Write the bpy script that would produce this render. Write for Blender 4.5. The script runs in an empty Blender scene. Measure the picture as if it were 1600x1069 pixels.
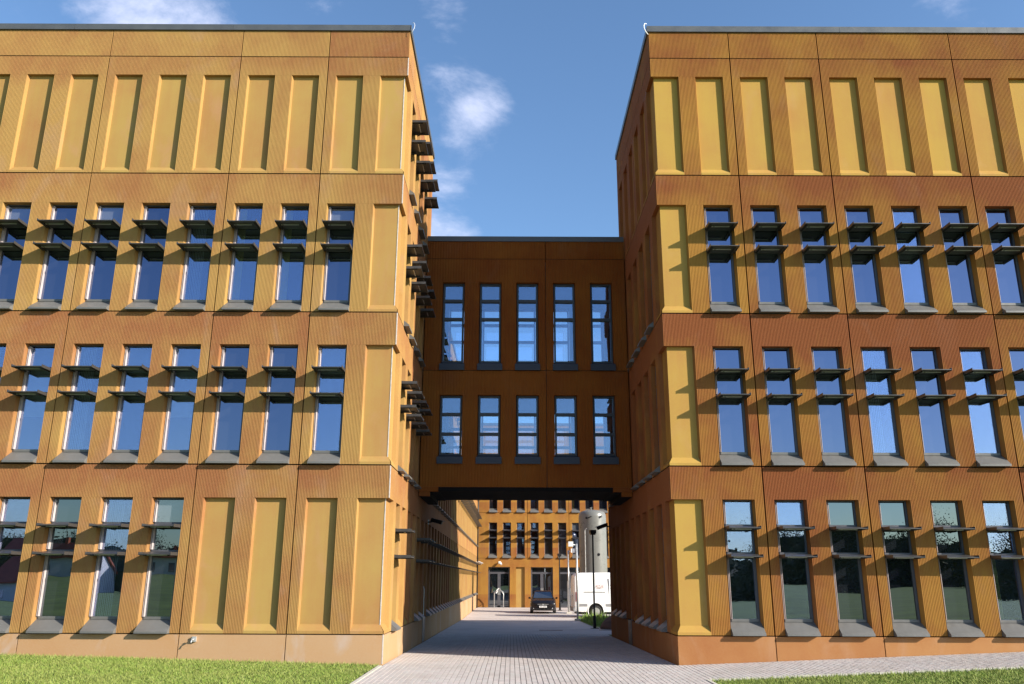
import bpy, math, random
from mathutils import Vector, Matrix
R = math.radians
random.seed(7)
scene = bpy.context.scene
col = scene.collection

# ------------------------------------------------------------------ camera
cam = bpy.data.cameras.new('camera')
cam.sensor_width = 36.0
cam.lens = 1297.0 / 1600.0 * 36.0
cam.clip_end = 3000.0
camo = bpy.data.objects.new('camera', cam)
col.objects.link(camo)
camo.matrix_world = Matrix.Translation((0, 0, 1.83)) @ Matrix.Rotation(R(90) + math.atan(.286), 4, 'X') @ Matrix.Rotation(.0040, 4, 'Z')
scene.camera = camo

# ------------------------------------------------------------------ light, sky, exposure
SUN_EL, SUN_AZ = R(24.5), math.atan2(.885, -.466)      # azimuth clockwise from +Y
sd = Vector((math.sin(SUN_AZ) * math.cos(SUN_EL), math.cos(SUN_AZ) * math.cos(SUN_EL), math.sin(SUN_EL)))
sun = bpy.data.lights.new('sun', 'SUN')
sun.energy = 5.0
sun.angle = R(.53)
sun.color = (1.0, .92, .80)
suno = bpy.data.objects.new('sun', sun)
suno.rotation_euler = (-sd).to_track_quat('-Z', 'Y').to_euler()
suno.location = (30, -20, 40)
col.objects.link(suno)
scene.view_settings.view_transform = 'Standard'
scene.view_settings.look = 'None'
scene.view_settings.exposure = 0.92
scene.view_settings.gamma = 1.0

world = bpy.data.worlds.new('World')
scene.world = world
world.use_nodes = True
wn, wl = world.node_tree.nodes, world.node_tree.links
wn.clear()


def N(nt, t, **kw):
    n = nt.nodes.new(t)
    for k, v in kw.items():
        if k == 'inp':
            for i, x in v.items():
                n.inputs[i].default_value = x
        else:
            setattr(n, k, v)
    return n


def L(nt, a, b):
    nt.links.new(a, b)


def M2(nt, op, a, b, clamp=False):
    n = nt.nodes.new('ShaderNodeMath')
    n.operation = op
    n.use_clamp = clamp
    for i, x in enumerate((a, b)):
        if x is None:
            continue
        if isinstance(x, (int, float)):
            n.inputs[i].default_value = x
        else:
            nt.links.new(x, n.inputs[i])
    return n.outputs[0]


def build_world():
    nt = world.node_tree
    out = N(nt, 'ShaderNodeOutputWorld')
    sky = N(nt, 'ShaderNodeTexSky', sky_type='NISHITA', sun_disc=False, sun_elevation=SUN_EL, sun_rotation=SUN_AZ,
            altitude=60.0, air_density=1.0, dust_density=0.55, ozone_density=2.0)
    tc = N(nt, 'ShaderNodeTexCoord')
    mp = N(nt, 'ShaderNodeMapping', inp={'Location': (3.1, 1.7, 0.4), 'Scale': (1, 1, 1.9)})
    L(nt, tc.outputs['Generated'], mp.inputs[0])
    n1 = N(nt, 'ShaderNodeTexNoise', inp={'Scale': 4.6, 'Detail': 11.0, 'Roughness': .62, 'Distortion': .25})
    L(nt, mp.outputs[0], n1.inputs['Vector'])
    dens = n1.outputs['Fac']
    # the heaps of fair-weather cloud that stand in view; the noise alone goes on round the rest of the sky
    for (d, cosr, amp) in [((-.49, .69, .535), .968, .16), ((-.338, .744, .576), .985, .19), ((-.202, .782, .589), .9990, .15),
                           ((-.080, .79, .608), .9988, .16), ((-.082, .843, .532), .9952, .155), ((-.026, .868, .497), .9978, .145),
                           ((-.080, .907, .410), .9968, .30)]:
        vm = N(nt, 'ShaderNodeVectorMath', operation='DOT_PRODUCT')
        L(nt, tc.outputs['Generated'], vm.inputs[0])
        vm.inputs[1].default_value = Vector(d).normalized()
        mr = N(nt, 'ShaderNodeMapRange', interpolation_type='SMOOTHSTEP', inp={'From Min': cosr, 'From Max': 1.0, 'To Min': 0.0, 'To Max': amp})
        L(nt, vm.outputs['Value'], mr.inputs['Value'])
        dens = M2(nt, 'ADD', dens, mr.outputs[0])
    cl = N(nt, 'ShaderNodeMapRange', interpolation_type='SMOOTHSTEP', inp={'From Min': .63, 'From Max': .93, 'To Min': 0.0, 'To Max': .88})
    L(nt, dens, cl.inputs['Value'])
    mix = N(nt, 'ShaderNodeMix', data_type='RGBA')
    L(nt, cl.outputs[0], mix.inputs['Factor'])
    tint = N(nt, 'ShaderNodeMix', data_type='RGBA', blend_type='MULTIPLY', inp={'Factor': 1.0})
    L(nt, sky.outputs[0], tint.inputs['A'])
    tint.inputs['B'].default_value = (1.0, 1.17, 1.30, 1)
    L(nt, tint.outputs['Result'], mix.inputs['A'])
    mix.inputs['B'].default_value = (5.6, 5.9, 7.4, 1)
    bg = N(nt, 'ShaderNodeBackground', inp={'Strength': .096})
    L(nt, mix.outputs['Result'], bg.inputs['Color'])
    L(nt, bg.outputs[0], out.inputs[0])


build_world()

# ------------------------------------------------------------------ materials
MAT = {}


def new_mat(name):
    m = bpy.data.materials.new(name)
    m.use_nodes = True
    nt = m.node_tree
    nt.nodes.clear()
    out = N(nt, 'ShaderNodeOutputMaterial')
    MAT[name] = m
    return m, nt, out


def plain(name, c, rough=.6, metal=0.0, var=.12, scale=6.0, bump=0.0, spec=.4):
    m, nt, out = new_mat(name)
    p = N(nt, 'ShaderNodeBsdfPrincipled', inp={'Roughness': rough, 'Metallic': metal, 'Specular IOR Level': spec})
    tc = N(nt, 'ShaderNodeTexCoord')
    no = N(nt, 'ShaderNodeTexNoise', inp={'Scale': scale, 'Detail': 6.0, 'Roughness': .6})
    L(nt, tc.outputs['Object'], no.inputs['Vector'])
    cr = N(nt, 'ShaderNodeValToRGB')
    cr.color_ramp.elements[0].position, cr.color_ramp.elements[1].position = .3, .7
    cr.color_ramp.elements[0].color = tuple(x * (1 - var) for x in c) + (1,)
    cr.color_ramp.elements[1].color = tuple(min(1, x * (1 + var)) for x in c) + (1,)
    L(nt, no.outputs['Fac'], cr.inputs[0])
    L(nt, cr.outputs[0], p.inputs['Base Color'])
    rr = N(nt, 'ShaderNodeMapRange', inp={'From Min': .3, 'From Max': .7, 'To Min': max(0, rough - .1), 'To Max': min(1, rough + .1)})
    L(nt, no.outputs['Fac'], rr.inputs['Value'])
    L(nt, rr.outputs[0], p.inputs['Roughness'])
    if bump:
        b = N(nt, 'ShaderNodeBump', inp={'Strength': bump, 'Distance': .02})
        L(nt, no.outputs['Fac'], b.inputs['Height'])
        L(nt, b.outputs[0], p.inputs['Normal'])
    L(nt, p.outputs[0], out.inputs[0])
    return m


def concrete(name, ca, cb, cc, streak=.5, stain=.25, bump=.15, stainc=(.5, .30, .20), band=0):
    """pigmented concrete: ochre ca to rust cb by panel (object colour r), mottled, streaked down the height."""
    m, nt, out = new_mat(name)
    p = N(nt, 'ShaderNodeBsdfPrincipled', inp={'Roughness': .88, 'Specular IOR Level': .12})
    tc = N(nt, 'ShaderNodeTexCoord')
    oi = N(nt, 'ShaderNodeObjectInfo')
    off = N(nt, 'ShaderNodeVectorMath', operation='ADD')
    sc = N(nt, 'ShaderNodeVectorMath', operation='SCALE')
    comb = N(nt, 'ShaderNodeCombineXYZ')
    L(nt, oi.outputs['Random'], comb.inputs[0])
    L(nt, oi.outputs['Random'], comb.inputs[2])
    L(nt, comb.outputs[0], sc.inputs[0])
    sc.inputs['Scale'].default_value = 37.0
    L(nt, tc.outputs['Object'], off.inputs[0])
    L(nt, sc.outputs[0], off.inputs[1])
    n1 = N(nt, 'ShaderNodeTexNoise', inp={'Scale': .55, 'Detail': 5.0, 'Roughness': .6})
    L(nt, off.outputs[0], n1.inputs['Vector'])
    mp = N(nt, 'ShaderNodeMapping', inp={'Scale': (7.0, 7.0, .5)})
    L(nt, off.outputs[0], mp.inputs[0])
    n2 = N(nt, 'ShaderNodeTexNoise', inp={'Scale': 1.0, 'Detail': 5.0, 'Roughness': .65})
    L(nt, mp.outputs[0], n2.inputs['Vector'])
    n3 = N(nt, 'ShaderNodeTexNoise', inp={'Scale': 22.0, 'Detail': 6.0, 'Roughness': .7})
    L(nt, off.outputs[0], n3.inputs['Vector'])
    sepc = N(nt, 'ShaderNodeSeparateColor')
    L(nt, oi.outputs['Color'], sepc.inputs[0])
    # rust factor = panel tone + mottling + streaks
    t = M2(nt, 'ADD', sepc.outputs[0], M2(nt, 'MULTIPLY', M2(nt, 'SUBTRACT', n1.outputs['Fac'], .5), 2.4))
    if band:
        # rust run-off: the spandrel bands below the storey joints have weathered redder
        sx = N(nt, 'ShaderNodeSeparateXYZ')
        L(nt, tc.outputs['Object'], sx.inputs[0])
        v = M2(nt, 'FRACT', M2(nt, 'DIVIDE', M2(nt, 'SUBTRACT', sx.outputs[2], .62), 3.82), None)
        vr = N(nt, 'ShaderNodeMapRange', interpolation_type='SMOOTHSTEP', inp={'From Min': .55, 'From Max': 1.0, 'To Min': -.16, 'To Max': band})
        L(nt, v, vr.inputs['Value'])
        t = M2(nt, 'ADD', t, M2(nt, 'MULTIPLY', vr.outputs[0], M2(nt, 'LESS_THAN', sx.outputs[2], 15.625)))
    t = M2(nt, 'ADD', t, M2(nt, 'MULTIPLY', M2(nt, 'SUBTRACT', n2.outputs['Fac'], .5), streak), True)
    mx = N(nt, 'ShaderNodeMix', data_type='RGBA')
    L(nt, t, mx.inputs['Factor'])
    mx.inputs['A'].default_value = ca + (1,)
    mx.inputs['B'].default_value = cb + (1,)
    # paler fine speckle
    f3 = N(nt, 'ShaderNodeMapRange', inp={'From Min': .45, 'From Max': .8, 'To Min': 0.0, 'To Max': .22})
    L(nt, n3.outputs['Fac'], f3.inputs['Value'])
    mx2 = N(nt, 'ShaderNodeMix', data_type='RGBA')
    L(nt, f3.outputs[0], mx2.inputs['Factor'])
    L(nt, mx.outputs['Result'], mx2.inputs['A'])
    mx2.inputs['B'].default_value = cc + (1,)
    # pink-grey lime stains with a shape of their own
    n4 = N(nt, 'ShaderNodeTexNoise', inp={'Scale': .9, 'Detail': 7.0, 'Roughness': .62, 'Distortion': .6})
    mp4 = N(nt, 'ShaderNodeMapping', inp={'Location': (11, 5, 3), 'Scale': (1.3, 1.3, .6)})
    L(nt, off.outputs[0], mp4.inputs[0])
    L(nt, mp4.outputs[0], n4.inputs['Vector'])
    f4 = N(nt, 'ShaderNodeMapRange', inp={'From Min': .56, 'From Max': .70, 'To Min': 0.0, 'To Max': stain})
    L(nt, n4.outputs['Fac'], f4.inputs['Value'])
    mx3 = N(nt, 'ShaderNodeMix', data_type='RGBA')
    L(nt, f4.outputs[0], mx3.inputs['Factor'])
    L(nt, mx2.outputs['Result'], mx3.inputs['A'])
    mx3.inputs['B'].default_value = stainc + (1,)
    L(nt, mx3.outputs['Result'], p.inputs['Base Color'])
    b = N(nt, 'ShaderNodeBump', inp={'Strength': bump, 'Distance': .01})
    L(nt, n3.outputs['Fac'], b.inputs['Height'])
    L(nt, b.outputs[0], p.inputs['Normal'])
    L(nt, p.outputs[0], out.inputs[0])
    return m


def glass(name, refl=.24, tint=(.72, .84, 1.0), see=False, dark=(.004, .005, .008), lite=(.16, .18, .20)):
    m, nt, out = new_mat(name)
    oi = N(nt, 'ShaderNodeObjectInfo')
    sep = N(nt, 'ShaderNodeSeparateColor')
    L(nt, oi.outputs['Color'], sep.inputs[0])
    g = N(nt, 'ShaderNodeBsdfGlossy', inp={'Color': tint + (1,), 'Roughness': .0})
    tc = N(nt, 'ShaderNodeTexCoord')
    no = N(nt, 'ShaderNodeTexNoise', inp={'Scale': .9, 'Detail': 1.0})
    off = N(nt, 'ShaderNodeVectorMath', operation='MULTIPLY_ADD')
    L(nt, oi.outputs['Random'], off.inputs[0])
    off.inputs[1].default_value = (41, 17, 29)
    L(nt, tc.outputs['Object'], off.inputs[2])
    L(nt, off.outputs[0], no.inputs['Vector'])
    b = N(nt, 'ShaderNodeBump', inp={'Strength': .12, 'Distance': .02})
    L(nt, no.outputs['Fac'], b.inputs['Height'])
    L(nt, b.outputs[0], g.inputs['Normal'])
    if see:
        back = N(nt, 'ShaderNodeBsdfTransparent', inp={'Color': (.90, .95, .98, 1)})
    else:
        back = N(nt, 'ShaderNodeBsdfDiffuse')
        mx = N(nt, 'ShaderNodeMix', data_type='RGBA')
        L(nt, sep.outputs[0], mx.inputs['Factor'])
        mx.inputs['A'].default_value = dark + (1,)
        mx.inputs['B'].default_value = lite + (1,)
        L(nt, mx.outputs['Result'], back.inputs['Color'])
    fr = N(nt, 'ShaderNodeFresnel', inp={'IOR': 1.5})
    fac = M2(nt, 'ADD', fr.outputs[0], refl, True)
    ms = N(nt, 'ShaderNodeMixShader')
    L(nt, fac, ms.inputs[0])
    L(nt, back.outputs[0], ms.inputs[1])
    L(nt, g.outputs[0], ms.inputs[2])
    L(nt, ms.outputs[0], out.inputs[0])
    return m


def pieces(name, cols, rough=.88, patch=None, pscale=.5, bump=0.0, pmax=.5):
    """every separate piece (paver, blade) takes its own tone; wide patches of another tone lie over them"""
    m, nt, out = new_mat(name)
    p = N(nt, 'ShaderNodeBsdfPrincipled', inp={'Roughness': rough, 'Specular IOR Level': .25})
    ge = N(nt, 'ShaderNodeNewGeometry')
    oi = N(nt, 'ShaderNodeObjectInfo')
    f = M2(nt, 'FRACT', M2(nt, 'ADD', ge.outputs['Random Per Island'], oi.outputs['Random']), None)
    cr = N(nt, 'ShaderNodeValToRGB')
    el = cr.color_ramp.elements
    while len(el) < len(cols):
        el.new(.5)
    for i, c in enumerate(cols):
        el[i].position = i / (len(cols) - 1)
        el[i].color = c + (1,)
    L(nt, f, cr.inputs[0])
    last = cr.outputs[0]
    no = N(nt, 'ShaderNodeTexNoise', inp={'Scale': pscale, 'Detail': 6.0, 'Roughness': .62})
    L(nt, ge.outputs['Position'], no.inputs['Vector'])
    if patch:
        mr = N(nt, 'ShaderNodeMapRange', inp={'From Min': .46, 'From Max': .68, 'To Min': 0.0, 'To Max': pmax})
        L(nt, no.outputs['Fac'], mr.inputs['Value'])
        mx = N(nt, 'ShaderNodeMix', data_type='RGBA')
        L(nt, mr.outputs[0], mx.inputs['Factor'])
        L(nt, last, mx.inputs['A'])
        mx.inputs['B'].default_value = patch + (1,)
        last = mx.outputs['Result']
    L(nt, last, p.inputs['Base Color'])
    if bump:
        n2 = N(nt, 'ShaderNodeTexNoise', inp={'Scale': 60.0, 'Detail': 4.0})
        L(nt, ge.outputs['Position'], n2.inputs['Vector'])
        b = N(nt, 'ShaderNodeBump', inp={'Strength': bump, 'Distance': .01})
        L(nt, n2.outputs['Fac'], b.inputs['Height'])
        L(nt, b.outputs[0], p.inputs['Normal'])
    L(nt, p.outputs[0], out.inputs[0])


pieces('paver', [(.41, .37, .355), (.48, .43, .41), (.45, .43, .41), (.51, .455, .43)], .9, (.38, .335, .30), .7, .3, .55)
pieces('grass_blade', [(.13, .21, .03), (.19, .26, .045), (.23, .28, .06), (.28, .28, .09)], .6, (.26, .28, .075), .9, 0, .6)
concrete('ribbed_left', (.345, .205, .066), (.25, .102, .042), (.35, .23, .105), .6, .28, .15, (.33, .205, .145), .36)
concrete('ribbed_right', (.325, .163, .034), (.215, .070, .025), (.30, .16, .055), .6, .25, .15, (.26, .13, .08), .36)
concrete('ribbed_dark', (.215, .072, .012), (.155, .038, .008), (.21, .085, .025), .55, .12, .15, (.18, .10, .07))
concrete('infill', (.365, .236, .072), (.335, .168, .06), (.37, .25, .105), .8, .42, .15, (.40, .215, .12))
concrete('infill_gold', (.39, .245, .056), (.355, .185, .055), (.39, .265, .09), .8, .32, .15, (.41, .25, .12))
concrete('plinth_left', (.42, .26, .14), (.40, .22, .10), (.44, .34, .24), .3, .75, .2, (.43, .33, .27))
concrete('plinth_right', (.36, .178, .068), (.29, .115, .042), (.38, .23, .11), .3, .3, .2, (.40, .25, .16))
plain('shade_metal', (.042, .040, .039), .42, .0, .15, 5, spec=.5)
plain('sill_metal', (.125, .122, .115), .45, .0, .10, 4, spec=.5)
plain('frame_metal', (.065, .065, .075), .45, .0, .08, 5, spec=.5)
plain('blind_cloth', (.36, .37, .38), .9)
plain('curtain_yellow', (.50, .42, .10), .9)
plain('casement_sunlit', (.42, .36, .35), .5, .0, .06, 5)
plain('frame_dark', (.035, .038, .045), .45, .0, .1, 5)
plain('coping_metal', (.09, .095, .10), .45, .2, .12, 2)
plain('light_metal', (.55, .55, .54), .35, .6, .08, 8)
plain('white_paint', (.80, .80, .79), .45, .0, .04, 5)
plain('sealant_white', (.50, .44, .40), .8, .0, .2, 9)
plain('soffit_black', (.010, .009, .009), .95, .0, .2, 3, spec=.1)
plain('core_dark', (.03, .02, .015), .95)
plain('inner_wall', (.20, .21, .23), .9)
plain('black_metal', (.018, .018, .02), .4, .3)
plain('black_rubber', (.02, .02, .02), .85, .0, .3, 12)
plain('asphalt', (.055, .055, .058), .9, .0, .25, 14, .3)
plain('paver_joint', (.20, .175, .155), .95, .0, .25, 30)
plain('kerb_stone', (.50, .47, .40), .9, .0, .15, 8)
plain('car_paint', (.012, .011, .014), .25, .3, .1, 3, spec=.6)
plain('van_paint', (.82, .82, .82), .3, .0, .03, 2, spec=.5)
plain('van_grey', (.24, .24, .25), .6)
plain('red_plastic', (.45, .015, .012), .3)
plain('logo_red', (.55, .36, .34), .6)
plain('logo_grey', (.42, .42, .44), .6)
plain('lamp_glass', (.55, .56, .58), .12, .0, .05, 8, spec=.8)
plain('tank_paint', (.165, .165, .15), .30, .0, .03, 1.2, spec=.6)
plain('rock', (.20, .12, .09), .9, .0, .35, 3, .6)
plain('weed_leaf', (.20, .30, .05), .6, .0, .35, 3)
plain('soil', (.13, .18, .045), .95, .0, .35, .6, .4)
plain('tree_leaf', (.07, .075, .03), .8, .0, .4, .3)
plain('bark', (.09, .07, .055), .9)
plain('house_wall', (.62, .60, .56), .9)
plain('roof_tile', (.36, .10, .055), .85, .0, .2, 3)
glass('pane_glass', .25, (.52, .60, .92))
glass('pane_glass_low', .16, (.80, .92, 1.0))
glass('clear_glass', .25, (.58, .66, .95), True)
glass('bridge_glass', .16, (.62, .74, 1.0), True)
glass('car_glass', .18, (.8, .85, .95))


# ------------------------------------------------------------------ mesh helpers
class MB:
    def __init__(s):
        s.v, s.f, s.m = [], [], []

    def pts(s, *p):
        i = len(s.v)
        s.v.extend(p)
        return i

    def face(s, pts, m=0):
        i = len(s.v)
        s.v.extend(pts)
        s.f.append(tuple(range(i, i + len(pts))))
        s.m.append(m)

    def box(s, x0, x1, y0, y1, z0, z1, m=0):
        i = s.pts((x0, y0, z0), (x1, y0, z0), (x1, y1, z0), (x0, y1, z0), (x0, y0, z1), (x1, y0, z1), (x1, y1, z1), (x0, y1, z1))
        for q in ((0, 3, 2, 1), (4, 5, 6, 7), (0, 1, 5, 4), (1, 2, 6, 5), (2, 3, 7, 6), (3, 0, 4, 7)):
            s.f.append(tuple(i + k for k in q))
            s.m.append(m)

    def prism(s, prof, x0, x1, m=0):
        """profile of (y, z) swept along x"""
        n = len(prof)
        i = s.pts(*[(x0, y, z) for y, z in prof])
        j = s.pts(*[(x1, y, z) for y, z in prof])
        for k in range(n):
            k2 = (k + 1) % n
            s.f.append((i + k, i + k2, j + k2, j + k))
            s.m.append(m)
        s.f.append(tuple(i + k for k in range(n))[::-1])
        s.m.append(m)
        s.f.append(tuple(j + k for k in range(n)))
        s.m.append(m)

    def tube(s, path, r, n=8, m=0, cap=True):
        P = [Vector(p) for p in path]
        rings = []
        for k, p in enumerate(P):
            t = (P[min(k + 1, len(P) - 1)] - P[max(k - 1, 0)]).normalized()
            a = t.orthogonal().normalized() if k == 0 else (a - t * a.dot(t)).normalized()
            b = t.cross(a)
            rr = r[k] if isinstance(r, (list, tuple)) else r
            rings.append(s.pts(*[tuple(p + (a * math.cos(2 * math.pi * q / n) + b * math.sin(2 * math.pi * q / n)) * rr) for q in range(n)]))
        for i, j in zip(rings, rings[1:]):
            for q in range(n):
                s.f.append((i + q, i + (q + 1) % n, j + (q + 1) % n, j + q))
                s.m.append(m)
        if cap:
            s.f.append(tuple(rings[0] + q for q in range(n))[::-1])
            s.f.append(tuple(rings[-1] + q for q in range(n)))
            s.m += [m, m]

    def loft(s, rings, m=0, cap=True, closed=True):
        n = len(rings[0])
        idx = [s.pts(*r) for r in rings]
        for i, j in zip(idx, idx[1:]):
            for q in range(n if closed else n - 1):
                s.f.append((i + q, i + (q + 1) % n, j + (q + 1) % n, j + q))
                s.m.append(m)
        if cap:
            s.f.append(tuple(idx[0] + q for q in range(n))[::-1])
            s.f.append(tuple(idx[-1] + q for q in range(n)))
            s.m += [m, m]

    def mesh(s, name, mats, smooth=False):
        me = bpy.data.meshes.new(name)
        me.from_pydata([tuple(p) for p in s.v], [], s.f)
        for m in mats:
            me.materials.append(MAT[m])
        if any(s.m):
            me.polygons.foreach_set('material_index', s.m)
        if smooth:
            me.polygons.foreach_set('use_smooth', [True] * len(me.polygons))
        me.update()
        return me


def ob(name, me, parent=None, loc=(0, 0, 0), rz=0.0, color=None, kind=None):
    o = bpy.data.objects.new(name, me)
    col.objects.link(o)
    o.parent = parent
    o.location = loc
    o.rotation_euler = (0, 0, rz)
    if color is not None:
        o.color = (color, color, color, 1)
    if kind:
        o['kind'] = kind
    return o


def thing(name, label, cat, loc=(0, 0, 0), rz=0.0, group=None, me=None):
    o = ob(name, me, None, loc, rz)
    o['label'] = label
    o['category'] = cat
    if group:
        o['group'] = group
    return o


def smooth_by_angle(me, ang=40):
    me.polygons.foreach_set('use_smooth', [True] * len(me.polygons))
    me.set_sharp_from_angle(angle=R(ang)) if hasattr(me, 'set_sharp_from_angle') else None


# ------------------------------------------------------------------ the ground
def gh(x, y):
    """height of the ground: dips to the passage, falls gently into the courtyard"""
    a = max(0.0, x - 3.75) * .0405 if x > 0 else max(0.0, -x - 2.87) * .022
    w = min(1.0, max(0.0, (24.0 - y) / 3.0))
    return min(a, .55) * w - .0138 * min(max(y - 19.8, 0.0), 31.2)


def sheet(name, xs, ys, dz, mat, f=gh):
    mb = MB()
    nx, ny = len(xs), len(ys)
    mb.pts(*[(x, y, f(x, y) + dz) for y in ys for x in xs])
    for j in range(ny - 1):
        for i in range(nx - 1):
            mb.f.append((j * nx + i, j * nx + i + 1, (j + 1) * nx + i + 1, (j + 1) * nx + i))
            mb.m.append(0)
    return mb.mesh(name, [mat], True)


def lin(a, b, n):
    return [a + (b - a) * i / (n - 1) for i in range(n)]


gx = [-700, -300, -120, -60, -40] + lin(-28, -2.88, 14) + [3.74] + lin(5, 30, 16) + [45, 60, 120, 300, 700]
gy = [-700, -300, -120, -60, -30, -10] + lin(0, 30, 31) + [36, 42, 51, 60, 75, 100, 200, 400, 700]
ground = ob('ground', sheet('ground', gx, gy, -.03, 'soil'), kind='structure')

PX0, PX1 = -2.84, 3.70
court = ob('courtyard_paving', sheet('courtyard_paving', [-2.84, 3.72, 9, 16, 40], [33.9, 40, 51, 60, 74], -.006, 'paver'), kind='structure')
paving = ob('paving', sheet('paving', [PX0, 0, 3.72], [-12, 0, 8, 12, 15, 17, 19.8, 24, 28, 34], -.016, 'paver_joint'), kind='structure')
side_path = ob('side_path', sheet('side_path', [3.72] + lin(5, 30, 12), [17.0, 18, 19.0, 19.9], -.016, 'paver_joint'), kind='structure')


def pavers(parent, x0, x1, y0, y1, near, wx=.104, wy=.206, nmax=300):
    g = .004
    cells = []
    ncol = round((x1 - x0) / wx)
    wx = (x1 - x0) / ncol
    for i in range(ncol):
        yy = y0 - (wy / 2 if i % 2 else 0)
        while yy < y1:
            a, b = max(yy, y0), min(yy + wy, y1)
            if b - a > .05:
                cells.append((x0 + i * wx, x0 + (i + 1) * wx, a, b))
            yy += wy
    singles = []
    if near:
        vis = [c for c in cells if c[2] > near and -5.5 < c[0]]
        vis.sort(key=lambda c: (c[2], abs(c[0])))
        singles = [c for c in vis if abs(c[3] - c[2] - wy) < 1e-6][:nmax]
    ss = set(singles)
    mb = MB()
    hx, hy = wx / 2 - g, wy / 2 - g

    def add(mb, cx, cy, hx, hy, z, dz):
        c = .004
        i = mb.pts((cx - hx, cy - hy, z - .014), (cx + hx, cy - hy, z - .014), (cx + hx, cy + hy, z - .014), (cx - hx, cy + hy, z - .014),
                   (cx - hx + c, cy - hy + c, z + dz), (cx + hx - c, cy - hy + c, z + dz), (cx + hx - c, cy + hy - c, z + dz), (cx - hx + c, cy + hy - c, z + dz))
        for q in ((4, 5, 6, 7), (0, 1, 5, 4), (1, 2, 6, 5), (2, 3, 7, 6), (3, 0, 4, 7)):
            mb.f.append(tuple(i + k for k in q))
            mb.m.append(0)
    for c in cells:
        if c in ss:
            continue
        cx, cy = (c[0] + c[1]) / 2, (c[2] + c[3]) / 2
        add(mb, cx, cy, hx, (c[3] - c[2]) / 2 - g, gh(cx, cy), random.uniform(-.0015, .0015))
    o = ob('paver_field', mb.mesh('paver_field', ['paver']), parent, kind='stuff')
    if singles:
        mb = MB()
        add(mb, 0, 0, hx, hy, 0, 0)
        me = mb.mesh('paver', ['paver'])
        for c in singles:
            cx, cy = (c[0] + c[1]) / 2, (c[2] + c[3]) / 2
            ob('paver', me, parent, (cx, cy, gh(cx, cy) + random.uniform(-.0015, .0015)))


pavers(paving, PX0 + .02, PX1 + .02, 12.0, 33.9, 15.35)
pavers(side_path, 3.722, 21.0, 17.06, 19.79, 0)

# stone edging between paving and lawn
mb = MB()
for a, b in zip(lin(0, 19.4, 20), lin(0, 19.4, 20)[1:]):
    mb.box(PX0 - .06, PX0 + .02, a + .004, b - .004, -.1, .012)
ob('kerb_edging', mb.mesh('kerb_edging', ['kerb_stone']), kind='structure')
mb = MB()
for a, b in zip(lin(0, 17.0, 18), lin(0, 17.0, 18)[1:]):
    mb.box(PX1 + .02, PX1 + .08, a + .004, b - .004, -.1, .012)
for a, b in zip(lin(3.79, 20.8, 18), lin(3.79, 20.8, 18)[1:]):
    mb.pts((a + .004, 16.98, gh(a, 17) - .1), (b - .004, 16.98, gh(b, 17) - .1), (b - .004, 17.05, gh(b, 17) - .1), (a + .004, 17.05, gh(a, 17) - .1),
           (a + .004, 16.98, gh(a, 17) + .012), (b - .004, 16.98, gh(b, 17) + .012), (b - .004, 17.05, gh(b, 17) + .012), (a + .004, 17.05, gh(a, 17) + .012))
    i = len(mb.v) - 8
    for q in ((4, 5, 6, 7), (0, 1, 5, 4), (1, 2, 6, 5), (2, 3, 7, 6), (3, 0, 4, 7)):
        mb.f.append(tuple(i + k for k in q))
        mb.m.append(0)
ob('kerb_edging', mb.mesh('kerb_edging', ['kerb_stone']), kind='structure')


def lawn(x0, x1, y0, y1, n, label, seed, hmin=.025, hmax=.055, edge=None):
    rnd = random.Random(seed)
    mb = MB()
    for _ in range(n):
        x, y = rnd.uniform(x0, x1), rnd.uniform(y0, y1)
        z = gh(x, y) - .03
        h = rnd.uniform(hmin, hmax)
        if edge and y > edge and rnd.random() < .5:
            h *= 1.7
        a = rnd.uniform(0, 6.283)
        w = rnd.uniform(.005, .010)
        dx, dy = math.cos(a) * w, math.sin(a) * w
        lx, ly = rnd.gauss(0, .035), rnd.gauss(0, .035)
        mb.face([(x - dx, y - dy, z), (x + dx, y + dy, z), (x + lx, y + ly, z + h)])
    o = ob('lawn_grass', mb.mesh('lawn_grass', ['grass_blade']), kind='stuff')
    o['label'] = label
    o['category'] = 'grass'


lawn(-17.5, -2.93, 14.3, 19.74, 105000, 'short sunlit lawn in front of the left facade', 1, edge=19.35)
lawn(3.82, 17.5, 14.3, 16.96, 62000, 'short sunlit lawn at the bottom right, before the paved strip', 2, edge=16.8)

# ------------------------------------------------------------------ facade kit
# wall frame: local x along the wall, local y into the wall, z up
OW = .75                    # opening width
DW, DB, SPL = .20, .10, .035


def prof_ribs(mb, x0, x1, z0, z1, p=.036, g=.006):
    n = max(1, round((x1 - x0) / p))
    q = (x1 - x0) / n
    xs = []
    for i in range(n):
        b = x0 + i * q
        xs += [(b, 0.0), (b + .50 * q, 0.0), (b + .58 * q, g), (b + .92 * q, g)]
    xs.append((x1, 0.0))
    i0 = mb.pts(*[(x, y, z0) for x, y in xs])
    i1 = mb.pts(*[(x, y, z1) for x, y in xs])
    for k in range(len(xs) - 1):
        mb.f.append((i0 + k, i0 + k + 1, i1 + k + 1, i1 + k))
        mb.m.append(0)


def flat(mb, x0, x1, z0, z1):
    mb.face([(x0, 0, z0), (x1, 0, z0), (x1, 0, z1), (x0, 0, z1)])


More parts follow.
